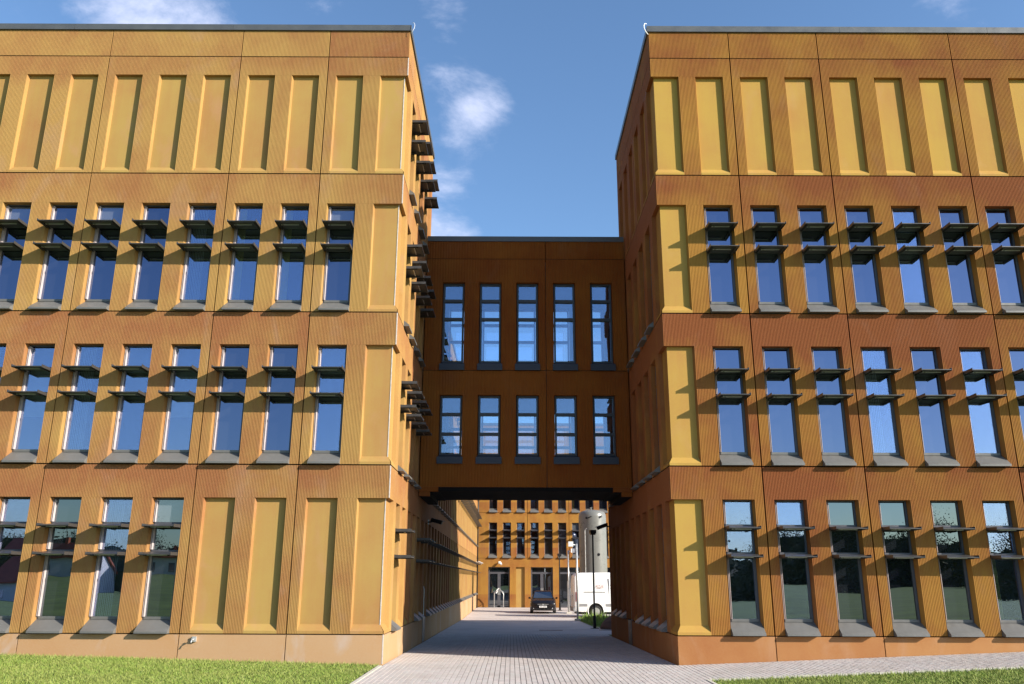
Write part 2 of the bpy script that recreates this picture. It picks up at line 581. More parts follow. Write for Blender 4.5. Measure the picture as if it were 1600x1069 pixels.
# window pieces, origin at the opening's middle, wall face, storey joint
def sunshade_mesh():
    mb = MB()
    w = .36
    mb.prism([(.18, -.002), (-.405, -.068), (-.405, -.088), (.18, -.058)], -w, w, 0)
    mb.box(-w - .006, -w, -.41, .12, -.10, -.03, 0)
    mb.box(w, w + .006, -.41, .12, -.10, -.03, 0)
    mb.box(-.26, .20, -.20, -.175, -.105, -.086, 1)
    mb.box(-.30, -.28, -.30, .10, -.115, -.085, 0)
    mb.box(.28, .30, -.30, .10, -.115, -.085, 0)
    return mb.mesh('sunshade', ['shade_metal', 'light_metal'])


def sill_mesh():
    mb = MB()
    mb.prism([(.25, .012), (.25, .325), (.205, .325), (-.14, .055), (-.14, .012)], -.372, .372, 0)
    return mb.mesh('sill', ['sill_metal'])


def frame_mesh(h):
    mb = MB()
    a, b, z0, z1 = -OW / 2 + SPL - .004, OW / 2 - SPL + .004, .30, h + .004
    t = .034
    mb.box(a, a + t, .165, .26, z0, z1)
    mb.box(b - t, b, .165, .26, z0, z1)
    mb.box(a + t, b - t, .165, .26, z1 - t, z1)
    mb.box(a + t, b - t, .155, .26, z0, z0 + .06, 1)
    for zz in (h - .60, h - 1.23):
        mb.box(a + t, b - t, .15, .25, zz - .03, zz + .03)
    # opening casement: left bars coloured paler to carry the sunlit edge
    for x in (a + .008, a + t + .004):
        mb.box(x, x + .009, .115, .25, z0 + .062, h - 1.27, 2)
        mb.box(x, x + .009, .115, .25, h - 1.19, h - .64, 2)
        mb.box(x, x + .009, .115, .25, h - .56, h - .05, 2)
    mb.box(b - t - .02, b - t, .165, .245, z0 + .062, h - 1.27)
    return mb.mesh('window_frame', ['frame_metal', 'sill_metal', 'casement_sunlit'])


def pane_mesh(z0, z1, mat, y=.205):
    mb = MB()
    a = OW / 2 - SPL - .03
    mb.box(-a, a, y, y + .012, z0, z1)
    return mb.mesh('pane', [mat])


BLIND = []
SH = 2.97                   # opening height above the joint on the office floors
GHT = 3.04                  # and on the ground floor
MESH = {}


def window_meshes(h, mat, key):
    MESH[key] = dict(frame=frame_mesh(h), sill=MESH.get('sill') or sill_mesh(), shade=MESH.get('shade') or sunshade_mesh(),
                     panes=[pane_mesh(.355, h - 1.265, mat), pane_mesh(h - 1.195, h - .635, mat), pane_mesh(h - .565, h - .05, mat)], h=h)
    MESH['sill'], MESH['shade'] = MESH[key]['sill'], MESH[key]['shade']


def clear_variant(k):
    out = []
    for me in MESH[k]['panes']:
        m2 = me.copy()
        m2.materials.clear()
        m2.materials.append(MAT['clear_glass'])
        out.append(m2)
    MESH[k]['clear'] = out


def blind_mesh(kind, h):
    mb = MB()
    if kind == 0:                       # vertical slats drawn over part of the width
        for i in range(9):
            x = -.30 + i * .042
            mb.box(x, x + .026, .31 + (i % 2) * .004, .316 + (i % 2) * .004, .37, h - .06)
    elif kind == 1:                     # roller blind half down
        mb.box(-.31, .31, .31, .316, h - 1.75, h - .05)
        mb.box(-.31, .31, .302, .324, h - 1.79, h - 1.75)
    elif kind == 2:                     # roller blind down to the first transom
        mb.box(-.31, .31, .31, .316, h - .62, h - .05)
        mb.box(-.31, .31, .302, .324, h - .66, h - .62)
    else:                               # curtain gathered at one side
        for i in range(6):
            mb.tube([(-.30 + i * .035, .31, .37), (-.295 + i * .032, .315, h - .06)], .022, 6)
    return mb.mesh('window_blind', ['curtain_yellow' if kind == 3 else 'blind_cloth'])


window_meshes(SH, 'pane_glass', 'upper')
window_meshes(GHT, 'pane_glass_low', 'ground')
for _k, _h in (('upper', SH), ('ground', GHT)):
    clear_variant(_k)
    MESH[_k]['blinds'] = [blind_mesh(q, _h) for q in range(4)]
    _m = MESH[_k]['frame'].copy()
    _m.materials[2] = MAT['frame_metal']  # bars back to frame colour, without the painted sunlit edge
    MESH[_k]['frame_plain'] = _m
window_meshes(SH, 'bridge_glass', 'bridge')
BH = 2.17
window_meshes(BH, 'bridge_glass', 'bridge_low')


def simple_window_mesh(h, shades=True):
    mb = MB()
    a, b = -OW / 2 + SPL, OW / 2 - SPL
    for x0, x1, z0, z1 in ((a, a + .05, .26, h), (b - .05, b, .26, h), (a + .05, b - .05, h - .05, h), (a + .05, b - .05, .26, .32),
                           (a + .05, b - .05, h - .635, h - .565), (a + .05, b - .05, h - 1.265, h - 1.195)):
        mb.box(x0, x1, .15, .25, z0, z1, 0)
    mb.box(a + .051, b - .051, .205, .217, .3, h - .04, 1)
    mb.prism([(.25, .012), (.25, .325), (.205, .325), (-.14, .055), (-.14, .012)], -.372, .372, 2)
    if shades:
        for z in (h - .60, h - 1.23):
            mb.prism([(.14, z - .005), (-.405, z - .068), (-.405, z - .088), (.14, z - .062)], -.366, .366, 3)
    return mb.mesh('window', ['frame_metal', 'pane_glass', 'sill_metal', 'shade_metal'])


SIMPLE = {('upper', True): simple_window_mesh(SH), ('ground', True): simple_window_mesh(GHT), ('upper', False): simple_window_mesh(SH, False)}


class Frame:
    def __init__(s, bld, x, y, rz):
        s.b, s.x, s.y, s.rz = bld, x, y, rz

    def loc(s, lx, z):
        c, n = math.cos(s.rz), math.sin(s.rz)
        bl = s.b.location
        return (s.x + c * lx - bl.x, s.y + n * lx - bl.y, z - bl.z)

    def put(s, name, me, lx=0.0, z=0.0, color=None, kind=None):
        return ob(name, me, s.b, s.loc(lx, z), s.rz, color, kind)


def add_window(F, cx, zb, key, shades=True, simple=False):
    bl = random.random()
    if simple:
        return F.put('window', SIMPLE[(key, shades)], cx, zb)
    k = MESH[key]
    w = F.put('window', k['frame'] if shades else k['frame_plain'], cx, zb)
    clear = bl > .70
    if clear:
        ob('window_blind', k['blinds'][random.choice((0, 0, 1, 2, 2, 3))], w)
    for i, pm in enumerate(k['clear'] if clear else k['panes']):
        c = 0.0
        if bl < .08 and i == 2:
            c = .6
        elif key != 'bridge':
            c = random.uniform(0, .05)
        p = ob('pane', pm, w, color=c)
        p.rotation_euler = (random.uniform(-.009, .009), 0, random.uniform(-.008, .008))
    ob('sill', k['sill'], w)
    if shades:
        for zz in (k['h'] - .60, k['h'] - 1.23):
            s = ob('sunshade', k['shade'], w, (0, 0, zz))
            s.rotation_euler = (random.uniform(-.012, .012), 0, 0)
    return w


def wall(F, ops, joints, storeys, kinds, rmat, imat, gap=.014, rib=.036, tone=None, see=False):
    """ops: (x0, x1, open_low, open_high); storeys: (zb, zl, zt, key); kinds(s, i) -> window kind"""
    rb = (lambda mb, a, b, c, d: prof_ribs(mb, a, b, c, d, rib)) if rib else flat
    for si, (zb, zl, zt, key) in enumerate(storeys):
        z0, z1 = zb + gap, zt - gap
        for pi, (ja, jb) in enumerate(zip(joints, joints[1:])):
            a, b = ja + gap, jb - gap
            mb = MB()
            rb(mb, a, b, zl, z1)
            inside = [(i, o) for i, o in enumerate(ops) if o[0] > ja - .02 and o[1] < jb + .02 and kinds(si, i)]
            x = a
            ends_open_a = ends_open_b = False
            for i, (x0, x1, lo, hi) in inside:
                if x0 - x > .03:
                    rb(mb, x, x0, z0, zl)
                kd = kinds(si, i)
                d = {'blind': DB, 'door': .45}.get(kd, DW)
                xi0 = x0 + (d if lo else SPL)
                xi1 = x1 - (d if hi else SPL)
                zs = zb + .01
                e0 = x0 if not lo else a
                e1 = x1 if not hi else b
                if not lo:
                    mb.face([(x0, 0, zs), (x0, 0, zl), (xi0, d, zl), (xi0, d, zs)])
                if not hi:
                    mb.face([(x1, 0, zs), (xi1, d, zs), (xi1, d, zl), (x1, 0, zl)])
                mb.face([(e0, 0, zl), (e1, 0, zl), (xi1, d, zl), (xi0, d, zl)])
                x = x1
                ends_open_a |= lo
                ends_open_b |= hi
                if kd == 'blind':
                    ib = MB()
                    zc, zd = zb + .075, zb + .215
                    ib.face([(xi0 - (0 if lo else .004), d, zd), (xi1 + (0 if hi else .004), d, zd), (xi1 + (0 if hi else .004), d, zl + .003), (xi0 - (0 if lo else .004), d, zl + .003)])
                    ib.face([(e0, 0, zc), (e1, 0, zc), (xi1, d, zd), (xi0, d, zd)])
                    ib.face([(e0, 0, z0), (e1, 0, z0), (e1, 0, zc), (e0, 0, zc)])
                    F.put('infill_panel', ib.mesh('infill_panel', [imat]), color=random.uniform(.0, .55))
                elif kd in ('win', 'winns', 'simple', 'simplens'):
                    add_window(F, (x0 + x1) / 2, zb, key, kd in ('win', 'simple'), kd.startswith('simple'))
            if b - x > .03:
                rb(mb, x, b, z0, zl)
            # returns of the panel at its joints
            for xx, cut in ((a, ends_open_a), (b, ends_open_b)):
                mb.face([(xx, 0, zl if cut else z0), (xx, .10, zl if cut else z0), (xx, .10, z1), (xx, 0, z1)])
            mb.face([(a, 0, z1), (b, 0, z1), (b, .10, z1), (a, .10, z1)])
            t = tone(si, pi) if tone else random.uniform(.1, .8)
            F.put('facade_panel', mb.mesh('facade_panel', [rmat]), color=t)


def strip_panels(F, joints, z0, z1, mat, name, rib=0, gap=.011, tone=None, thick=.2):
    for pi, (ja, jb) in enumerate(zip(joints, joints[1:])):
        a, b = ja + gap, jb - gap
        mb = MB()
        (prof_ribs(mb, a, b, z0, z1, rib) if rib else flat(mb, a, b, z0, z1))
        for xx in (a, b):
            mb.face([(xx, 0, z0), (xx, thick, z0), (xx, thick, z1), (xx, 0, z1)])
        mb.face([(a, 0, z1), (b, 0, z1), (b, thick, z1), (a, thick, z1)])
        F.put(name, mb.mesh(name, [mat]), color=(tone(pi) if tone else random.uniform(.1, .8)))


def coping(F, joints, z0, z1, out=.045, back=.35):
    for ja, jb in zip(joints, joints[1:]):
        mb = MB()
        mb.prism([(-out, z0), (-out, z1), (back, z1 + .02), (back, z0)], ja + .003, jb - .003)
        F.put('coping', mb.mesh('coping', ['coping_metal']))


Z0, Z1, Z2, Z3, Z4, ZP, ZT = .62, 4.44, 8.26, 12.08, 15.63, 16.45, 16.63
STOREYS = [(Z0, 3.66, Z1, 'ground'), (Z1, Z1 + SH, Z2, 'upper'), (Z2, Z2 + SH, Z3, 'upper'), (Z3, 15.05, Z4, 'upper')]
XL, XR, YF, YB, YW = -2.87, 3.75, 19.8, 27.1, 25.8
MODL, MODR, MODS = 1.205, 1.2215, 1.22


def core_box(bld, boxes):
    mb = MB()
    bl = bld.location
    for (x0, x1, y0, y1, z0, z1) in boxes:
        mb.box(x0 - bl.x, x1 - bl.x, y0 - bl.y, y1 - bl.y, z0 - bl.z, z1 - bl.z)
    ob('inner_wall', mb.mesh('inner_wall', ['core_dark']), bld)


# ------------------------------------------------------------------ left wing
left = thing('office_building', 'ochre ribbed concrete office wing on the left of the passage, behind the lawn', 'building', (-11.8, 23.5, 0))
NL = 15
opsL = sorted([(-.76 - MODL * i, -.76 - MODL * i + OW if i else 0.0, False, i == 0) for i in range(NL)])


def jl(a):                  # joint between opening a and a + 1, counted from the corner
    return -.76 - MODL * a - (MODL - OW) / 2


jL = sorted([0.0, jl(1), jl(3), jl(6), jl(9), jl(12), jl(14)])
FL = Frame(left, XL, YF, 0.0)
tonesL = {0: [.55, .5, .55, .62, .55, .45], 1: [.5, .6, .6, .5, .6, .35], 2: [.3, .3, .2, .3, .25, .2], 3: [.3, .3, .2, .25, .15, .35]}


def kindL(s, i):
    k = NL - 1 - i          # counted from the corner
    if k == 0 or s == 3:
        return 'blind'
    if s == 0 and k <= 3:
        return 'blind'
    return 'win'


wall(FL, opsL, jL, STOREYS, kindL, 'ribbed_left', 'infill', tone=lambda s, p: tonesL[s][p] + random.uniform(-.08, .08))
strip_panels(FL, jL, Z4 + .011, ZP, 'ribbed_left', 'parapet_panel', .036, tone=lambda p: [.3, .3, .3, .2, .15, .75][p])
strip_panels(FL, jL, -.3, Z0 - .011, 'plinth_left', 'plinth_panel', tone=lambda p: random.uniform(.1, .5))
coping(FL, [jL[0] - .05, -13.3, -9.3, -4.9, .045], ZP + .004, ZT)
# side towards the passage: front block, then the long lower range behind the bridge
FLS = Frame(left, XL, YF, R(90))
NS = 5
opsS = [(0.0, .76, True, False)] + [(1.22 + MODS * k, 1.22 + MODS * k + OW, False, False) for k in range(NS)]
jS = [0.0, 1.22 + MODS * 2 - .235, 7.3]


def kindLS(s, i):
    if i == 0:
        return 'blind'
    k = i - 1
    if s == 0:
        return {0: 'win', 4: 'win'}.get(k, 'blind')
    if s == 3:
        return 'win' if k < 4 else 'blind'
    return 'win'


wall(FLS, opsS, jS, STOREYS, kindLS, 'ribbed_left', 'infill', rib=.09, tone=lambda s, p: .3 + .5 * p)  # second panel toned darker, passage shade put into its colour
strip_panels(FLS, jS, Z4 + .011, ZP, 'ribbed_left', 'parapet_panel', .09, tone=lambda p: .2)
strip_panels(FLS, jS, -.6, Z0 - .011, 'plinth_left', 'plinth_panel', tone=lambda p: .2)
coping(FLS, [0.36, 7.3], ZP + .004, ZT)
NR = 37
opsR = [(1.22 + MODS * k, 1.22 + MODS * k + OW, False, False) for k in range(NS, NS + NR)]
endR = 1.22 + MODS * (NS + NR) - .235
jR = [7.3] + [1.22 + MODS * k - .235 for k in (7, 10, 13, 16, 19, 22, 25, 28, 31, 34, 37, 40)] + [endR]


def kindLR(s, i):
    if s == 0:
        return 'win' if i == 0 else ('door' if i == 1 else 'simple')
    return 'simple' if s < 3 else None


wall(FLS, opsR, jR, STOREYS[:3], kindLR, 'ribbed_left', 'infill', rib=.18, tone=lambda s, p: 1.0 if p < 4 else .3)  # near panels coloured dark for the shade, far ones pale for the sun
strip_panels(FLS, jR, Z3 + .011, Z3 + .6, 'ribbed_left', 'parapet_panel', tone=lambda p: .3)
strip_panels(FLS, jR, -.9, Z0 - .011, 'plinth_left', 'plinth_panel', tone=lambda p: 1.0 if p < 4 else .3)  # plinth tone follows the same painted shade and sun
coping(FLS, [7.31, 20, 35, endR], Z3 + .604, Z3 + .78)
YEL = YF + endR
core_box(left, [(XL - .5, XL - .03, YF + .03, YF + .5, st[1] + .03, st[2] + .05) for st in STOREYS] + [(XL - .5, XL - .17, YF + .17, YF + .5, -.3, ZP - .05)] + [(XL - 17.9, XL - .5, YF + .5, YB - .05, -.5, ZP - .05), (XL - 9, XL - .5, YB - .05, YEL - .02, -.9, Z3 + .55)])
mb = MB()                   # plain end and rear walls
mb.box(-17.96, -17.9, .12, 7.3, -.3, ZP)
mb.box(-17.9, -.02, 7.24, 7.3, Z3, ZP)
F_ = Frame(left, XL, YF, 0)
F_.put('rear_wall', mb.mesh('rear_wall', ['ribbed_left']), color=.4)
# white sealant down the corner joint
for zb, zl, zt in [(s[0], s[1], s[2]) for s in STOREYS]:
    mb = MB()
    mb.box(-.017, .006, -.003, .02, zl + .01, zt - .02)
    mb.box(-.112, -.092, .092, .112, zb + .2, zl)
    FL.put('sealant_joint', mb.mesh('sealant_joint', ['sealant_white']))
mb = MB()
mb.box(-.017, .006, -.003, .02, 0.0, Z0)
FL.put('sealant_joint', mb.mesh('sealant_joint', ['sealant_white']))

# ------------------------------------------------------------------ right wing
right = thing('office_building', 'rust orange ribbed concrete office wing on the right of the passage', 'building', (13, 23.5, 0))
NRT = 14
opsF = [(0.0, .77, True, False)] + [(1.22 + MODR * i, 1.22 + MODR * i + OW + .01, False, False) for i in range(NRT)]


def jr(a):
    return 1.22 + MODR * (a - 1) + OW + .01 + (MODR - OW - .01) / 2


jF = [0.0, jr(1), jr(3), jr(6), jr(9), jr(12), jr(14)]
FR = Frame(right, XR, YF, 0.0)
tonesR = {0: [.55, .6, .5, .55, .6, .5], 1: [.65, .6, .7, .55, .6, .5], 2: [.35, .6, .5, .6, .4, .5], 3: [.3, .35, .45, .5, .5, .5]}


def kindR(s, i):
    return 'blind' if (i == 0 or s == 3) else 'win'


wall(FR, opsF, jF, STOREYS, kindR, 'ribbed_right', 'infill_gold', tone=lambda s, p: tonesR[s][p] + random.uniform(-.08, .08))
strip_panels(FR, jF, Z4 + .011, ZP, 'ribbed_right', 'parapet_panel', .036, tone=lambda p: [.55, .35, .4, .75, .7, .5][p])
strip_panels(FR, jF, -.3, Z0 - .011, 'plinth_right', 'plinth_panel', tone=lambda p: random.uniform(.1, .7))
coping(FR, [-.045, 5.3, 9.4, 14.0, jF[-1] + .05], ZP + .004, ZT)
FRS = Frame(right, XR, YF, R(-90))
opsRS = sorted([(-.76, 0.0, False, True)] + [(-1.22 - MODS * k - OW, -1.22 - MODS * k, False, False) for k in range(NS)])
jRS = [-7.3, -(1.22 + MODS * 2 - .235), 0.0]


def kindRS(s, i):
    k = NS - 1 - i
    if k < 0:
        return 'blind'
    if s == 3:
        return 'blind'
    if s == 0 and k == 4:
        return 'blind'
    return 'winns'


wall(FRS, opsRS, jRS, STOREYS, kindRS, 'ribbed_right', 'ribbed_right', rib=.09, tone=lambda s, p: 1.0)  # full dark tone and matching infill paint in the passage shade
strip_panels(FRS, jRS, Z4 + .011, ZP, 'ribbed_right', 'parapet_panel', .09, tone=lambda p: 1.0)  # parapet darkened along with the shaded wall
strip_panels(FRS, jRS, -.6, Z0 - .011, 'plinth_right', 'plinth_panel', tone=lambda p: 1.1)  # plinth tone deepened to add passage shade
coping(FRS, [-7.3, -.36], ZP + .004, ZT)
opsRR = sorted([(-1.22 - MODS * k - OW, -1.22 - MODS * k, False, False) for k in range(5, 9)])
jRR = [-12.9, -(1.22 + MODS * 6 - .235), -7.3]


def kindRR(s, i):
    k = 8 - i
    if s == 0:
        return 'door' if k == 5 else 'winns'
    return 'winns'


wall(FRS, opsRR, jRR, STOREYS[:3], kindRR, 'ribbed_right', 'ribbed_right', rib=.09, tone=lambda s, p: 1.1)  # deeper tone, shade of the inner passage put into the colour
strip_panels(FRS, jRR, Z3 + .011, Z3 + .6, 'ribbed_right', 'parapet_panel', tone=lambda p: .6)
strip_panels(FRS, jRR, -.8, Z0 - .011, 'plinth_right', 'plinth_panel', tone=lambda p: 1.2)  # plinth coloured darkest here, as painted passage shade
coping(FRS, [-12.9, -7.31], Z3 + .604, Z3 + .78)
YRR = YF + 12.9
core_box(right, [(XR + .03, XR + .5, YF + .03, YF + .5, st[1] + .03, st[2] + .05) for st in STOREYS] + [(XR + .17, XR + .5, YF + .17, YF + .5, -.3, ZP - .05)] + [(XR + .5, XR + 18.0, YF + .5, YB - .05, -.5, ZP - .05), (XR + .5, XR + 5, YB - .05, YRR - .06, -.9, Z3 + .55),
                 (XR + 4.4, XR + 44, YB - .06, YRR + .2, -.9, ZT - .1), (XR + 18.0, XR + 44, YF + .5, YB - .05, -.9, ZT - .1)])
mb = MB()
mb.box(18.0, 18.06, .12, 7.3, -.3, ZP)
mb.box(.02, 4.4, 7.24, 7.3, Z3 + .1, ZP)
mb.box(.02, 5.0, 12.84, 12.9, -.9, Z3 + .6)
mb.box(18.06, 44.0, .3, .36, -.4, ZP)
FR.put('rear_wall', mb.mesh('rear_wall', ['ribbed_right']), color=.5)

# ------------------------------------------------------------------ bridge between the wings
bridge = thing('link_bridge', 'shaded brown two storey link bridge spanning the passage between both wings', 'bridge', (.44, 27.3, 4.3))
FB = Frame(bridge, 0.0, YW, 0.0)
BD = 3.1
opsB = [(-2.29 + 1.212 * i, -2.29 + 1.212 * i + OW - .02, False, False) for i in range(5)]
jB = [XL + .03, 1.10, XR - .03]
stB = [(4.56, Z1 + SH + .05, Z2, 'bridge'), (Z2, Z2 + SH + .02, Z3, 'bridge')]


def bridge_side(F, ops, js):
    for si, (zb, zl, zt, key) in enumerate(stB):
        for pi, (ja, jb) in enumerate(zip(js, js[1:])):
            a, b = ja + .009, jb - .009
            mb = MB()
            z0 = zb + (.009 if si else 0)
            prof_ribs(mb, a, b, zl, zt - .009, .09)
            x = a
            inside = [o for o in ops if o[0] > ja and o[1] < jb]
            zo = (zl - BH) if si == 0 else zb + .01
            if si == 0:
                prof_ribs(mb, a, b, z0, zo, .09)
            for (x0, x1, _, _) in inside:
                prof_ribs(mb, x, x0, zo if si == 0 else z0, zl, .09)
                mb.face([(x0, 0, zo), (x0, 0, zl), (x0 + .02, .3, zl), (x0 + .02, .3, zo)])
                mb.face([(x1, 0, zo), (x1, 0, zl), (x1 - .02, .3, zl), (x1 - .02, .3, zo)])
                mb.face([(x0, 0, zl), (x1, 0, zl), (x1 - .02, .3, zl), (x0 + .02, .3, zl)])
                mb.face([(x0, 0, zo), (x1, 0, zo), (x1 - .02, .3, zo), (x0 + .02, .3, zo)])
                x = x1
            prof_ribs(mb, x, b, zo if si == 0 else z0, zl, .09)
            # inner face of the wall
            xs = [a] + [q for o in inside for q in (o[0] + .02, o[1] - .02)] + [b]
            for q0, q1 in zip(xs[::2], xs[1::2]):
                mb.face([(q0, .3, zb), (q1, .3, zb), (q1, .3, zt), (q0, .3, zt)], 1)
            for o in inside:
                mb.face([(o[0] + .02, .3, zl), (o[1] - .02, .3, zl), (o[1] - .02, .3, zt), (o[0] + .02, .3, zt)], 1)
                mb.face([(o[0] + .02, .3, zb), (o[1] - .02, .3, zb), (o[1] - .02, .3, zo), (o[0] + .02, .3, zo)], 1)
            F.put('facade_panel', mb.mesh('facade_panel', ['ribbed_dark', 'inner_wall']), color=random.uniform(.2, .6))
        for (x0, x1, _, _) in ops:
            w = F.put('window', BWF[si], (x0 + x1) / 2, zl - (SH if si else BH))
            for pm in MESH['bridge' if si else 'bridge_low']['panes']:
                ob('pane', pm, w)
            ob('sill', BSILL, w)


def bridge_frame(SH):
    mb = MB()
    a, b, z0, z1, t = -OW / 2 + SPL, OW / 2 - SPL, .26, SH, .055
    for q in ((a, a + t, z0, z1), (b - t, b, z0, z1), (a + t, b - t, z1 - t, z1), (a + t, b - t, z0, z0 + .06),
              (a + t, b - t, SH - .645, SH - .555), (a + t, b - t, SH - 1.275, SH - 1.185)):
        mb.box(q[0], q[1], .13, .25, q[2], q[3])
    return mb.mesh('window_frame', ['frame_dark'])


BWF = [bridge_frame(BH), bridge_frame(SH)]
mb = MB()
mb.prism([(.22, .0), (.22, .285), (.165, .285), (-.03, .20), (-.075, .0)], -.36, .36)
mb.prism([(-.031, .199), (-.075, .001), (-.075, -.02), (-.02, -.02)], -.40, .40)
BSILL = mb.mesh('sill', ['frame_dark'])
bridge_side(FB, opsB, jB)
FBR = Frame(bridge, 0.0, YW + BD, R(180))
bridge_side(FBR, sorted([(-o[1], -o[0], False, False) for o in opsB]), [-XR + .03, -1.10, -XL - .03])
for F, js in ((FB, jB), (FBR, [-XR + .03, -1.1, -XL - .03])):
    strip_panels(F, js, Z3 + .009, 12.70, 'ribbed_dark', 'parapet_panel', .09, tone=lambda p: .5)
    coping(F, [js[0], js[-1]], 12.704, 12.88, .03, .3)


def bslab(name, z0, z1, mat, y0=.305, y1=None, x0=XL + .04, x1=XR - .04):
    mb = MB()
    mb.box(x0, x1, y0, (BD - .305) if y1 is None else y1, z0, z1)
    FB.put(name, mb.mesh(name, [mat]))


bslab('floor_slab', 4.60, 4.72, 'inner_wall')
bslab('floor_slab', Z2 - .25, Z2 + .05, 'inner_wall')
bslab('ceiling', Z3 - .55, Z3 - .4, 'inner_wall')
bslab('roof', 12.3, 12.4, 'coping_metal')
bslab('parapet_core', 12.1, 12.69, 'core_dark', .21, .30)
bslab('parapet_core', 12.1, 12.69, 'core_dark', BD - .30, BD - .21)
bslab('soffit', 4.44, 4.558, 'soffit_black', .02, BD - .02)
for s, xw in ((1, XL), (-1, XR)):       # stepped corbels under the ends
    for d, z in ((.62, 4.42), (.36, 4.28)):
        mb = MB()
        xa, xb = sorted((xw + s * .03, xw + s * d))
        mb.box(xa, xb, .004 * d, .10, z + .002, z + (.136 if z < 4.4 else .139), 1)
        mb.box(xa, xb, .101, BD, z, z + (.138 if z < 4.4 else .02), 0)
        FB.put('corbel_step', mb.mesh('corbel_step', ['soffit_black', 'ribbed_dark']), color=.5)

# ------------------------------------------------------------------ far building across the courtyard
YC = 73.0
far = thing('office_building', 'sunlit orange office block closing the far end of the courtyard', 'building', (8, 76, -.4))
FC = Frame(far, 0.0, YC, 0.0)
stC = [(3.57, 3.57 + SH, 7.38, 'upper'), (7.38, 7.38 + SH, 11.2, 'upper')]
opsC = [(-1.93 + 1.19 * i, -1.93 + 1.19 * i + .72, False, False) for i in range(16)]
jC = [XL - .3] + [-1.93 + 1.19 * i - .235 for i in (3, 6, 9, 12, 16)]
wall(FC, opsC, jC, stC, lambda s, i: 'win' if s == 0 else 'winns', 'ribbed_right', 'infill', rib=.1, tone=lambda s, p: .25)
strip_panels(FC, jC, 11.21, 15.0, 'ribbed_right', 'facade_panel', tone=lambda p: .3)
coping(FC, [jC[0], jC[-1]], 15.0, 15.2)
# ground floor: glazed double doors between blind niches
bay = [(-1.93, -.10, 'gdoor'), (.42, 1.16, 'blind'), (1.68, 3.55, 'gdoor'), (4.05, 5.9, 'gdoor'), (6.4, 7.15, 'blind'), (7.7, 9.5, 'gdoor'), (10, 10.75, 'blind'), (11.2, 13.0, 'gdoor')]
mb = MB()
x = jC[0]
ZD0, ZD1 = -.43, 2.84
for (x0, x1, kd) in bay:
    prof_ribs(mb, x, x0, ZD0, ZD1, .1)
    d = .16 if kd == 'blind' else .35
    mb.face([(x0, 0, ZD0), (x0, 0, ZD1), (x0, d, ZD1), (x0, d, ZD0)])
    mb.face([(x1, 0, ZD0), (x1, 0, ZD1), (x1, d, ZD1), (x1, d, ZD0)])
    mb.face([(x0, 0, ZD1), (x1, 0, ZD1), (x1, d, ZD1), (x0, d, ZD1)])
    x = x1
prof_ribs(mb, x, jC[-1], ZD0, ZD1, .1)
prof_ribs(mb, jC[0], jC[-1], ZD1, 3.56, .1)
FC.put('facade_panel', mb.mesh('facade_panel', ['ribbed_right']), color=.3)
for (x0, x1, kd) in bay:
    if kd == 'blind':
        mb = MB()
        mb.face([(x0, .155, ZD0), (x1, .155, ZD0), (x1, .155, ZD1), (x0, .155, ZD1)])
        FC.put('infill_panel', mb.mesh('infill_panel', ['infill']), color=.3)
        continue
    cx = (x0 + x1) / 2
    mb = MB()
    zt = 2.28
    for q in ((x0, x0 + .12, ZD0, ZD1), (x1 - .12, x1, ZD0, ZD1), (cx - .13, cx + .13, ZD0, zt), (x0 + .12, x1 - .12, zt, zt + .16), (x0 + .12, x1 - .12, ZD1 - .07, ZD1), (x0 + .12, x1 - .12, ZD0, ZD0 + .14)):
        mb.box(q[0] - cx, q[1] - cx, .24, .32, q[2], q[3])
    dr = FC.put('glazed_door', mb.mesh('glazed_door', ['frame_metal']), cx, 0)
    for a, b, c, d in ((x0 + .12, cx - .13, ZD0 + .14, zt), (cx + .13, x1 - .12, ZD0 + .14, zt), (x0 + .12, x1 - .12, zt + .16, ZD1 - .07)):
        mb = MB()
        mb.box(a - cx, b - cx, .28, .292, c, d)
        ob('pane', mb.mesh('pane', ['pane_glass_low']), dr, color=.02)
    mb = MB()
    for s in (-1, 1):
        mb.tube([(s * .07, .24, .55), (s * .07, .17, .58), (s * .07, .17, 1.1), (s * .07, .24, 1.13)], .016, 6)
    ob('door_handle', mb.mesh('door_handle', ['light_metal']), dr)
core_box(far, [(jC[0] + .1, jC[-1], YC + .5, YC + 10, -.5, 14.9)])

# passage doors: dark glazed leaf with a long steel pull, one in each wing
for F, x0, x1 in ((FLS, opsR[1][0], opsR[1][1]), (FRS, *[(o[0], o[1]) for o in opsRR if abs(o[1] + 1.22 + MODS * 5) < .01][0])):
    cx = (x0 + x1) / 2
    zg = gh(0, YF + abs(cx)) - .02
    mb = MB()
    for q in ((-.36, -.29, zg, 3.6), (.29, .36, zg, 3.6), (-.29, .29, 2.3, 2.4), (-.29, .29, 3.52, 3.6), (-.29, .29, zg, zg + .12)):
        mb.box(q[0], q[1], .30, .38, q[2], q[3])
    dr = F.put('door', mb.mesh('door', ['frame_dark']), cx, 0)
    for c, d in ((zg + .12, 2.3), (2.4, 3.52)):
        mb = MB()
        mb.box(-.29, .29, .335, .347, c, d)
        ob('pane', mb.mesh('pane', ['pane_glass']), dr, color=0)
    mb = MB()
    mb.tube([(.22, .30, .25), (.22, .06, .30), (.22, .03, .5), (.22, .03, 1.5), (.22, .06, 1.6), (.22, .30, 1.65)], .013, 8)
    ob('door_handle', mb.mesh('door_handle', ['light_metal']), dr)
    # the door breaks the plinth: dark jambs down to the paving
    mb = MB()
    mb.box(-.375, .375, -.012, .30, zg, Z0)
    ob('door_recess', mb.mesh('door_recess', ['frame_dark']), dr)

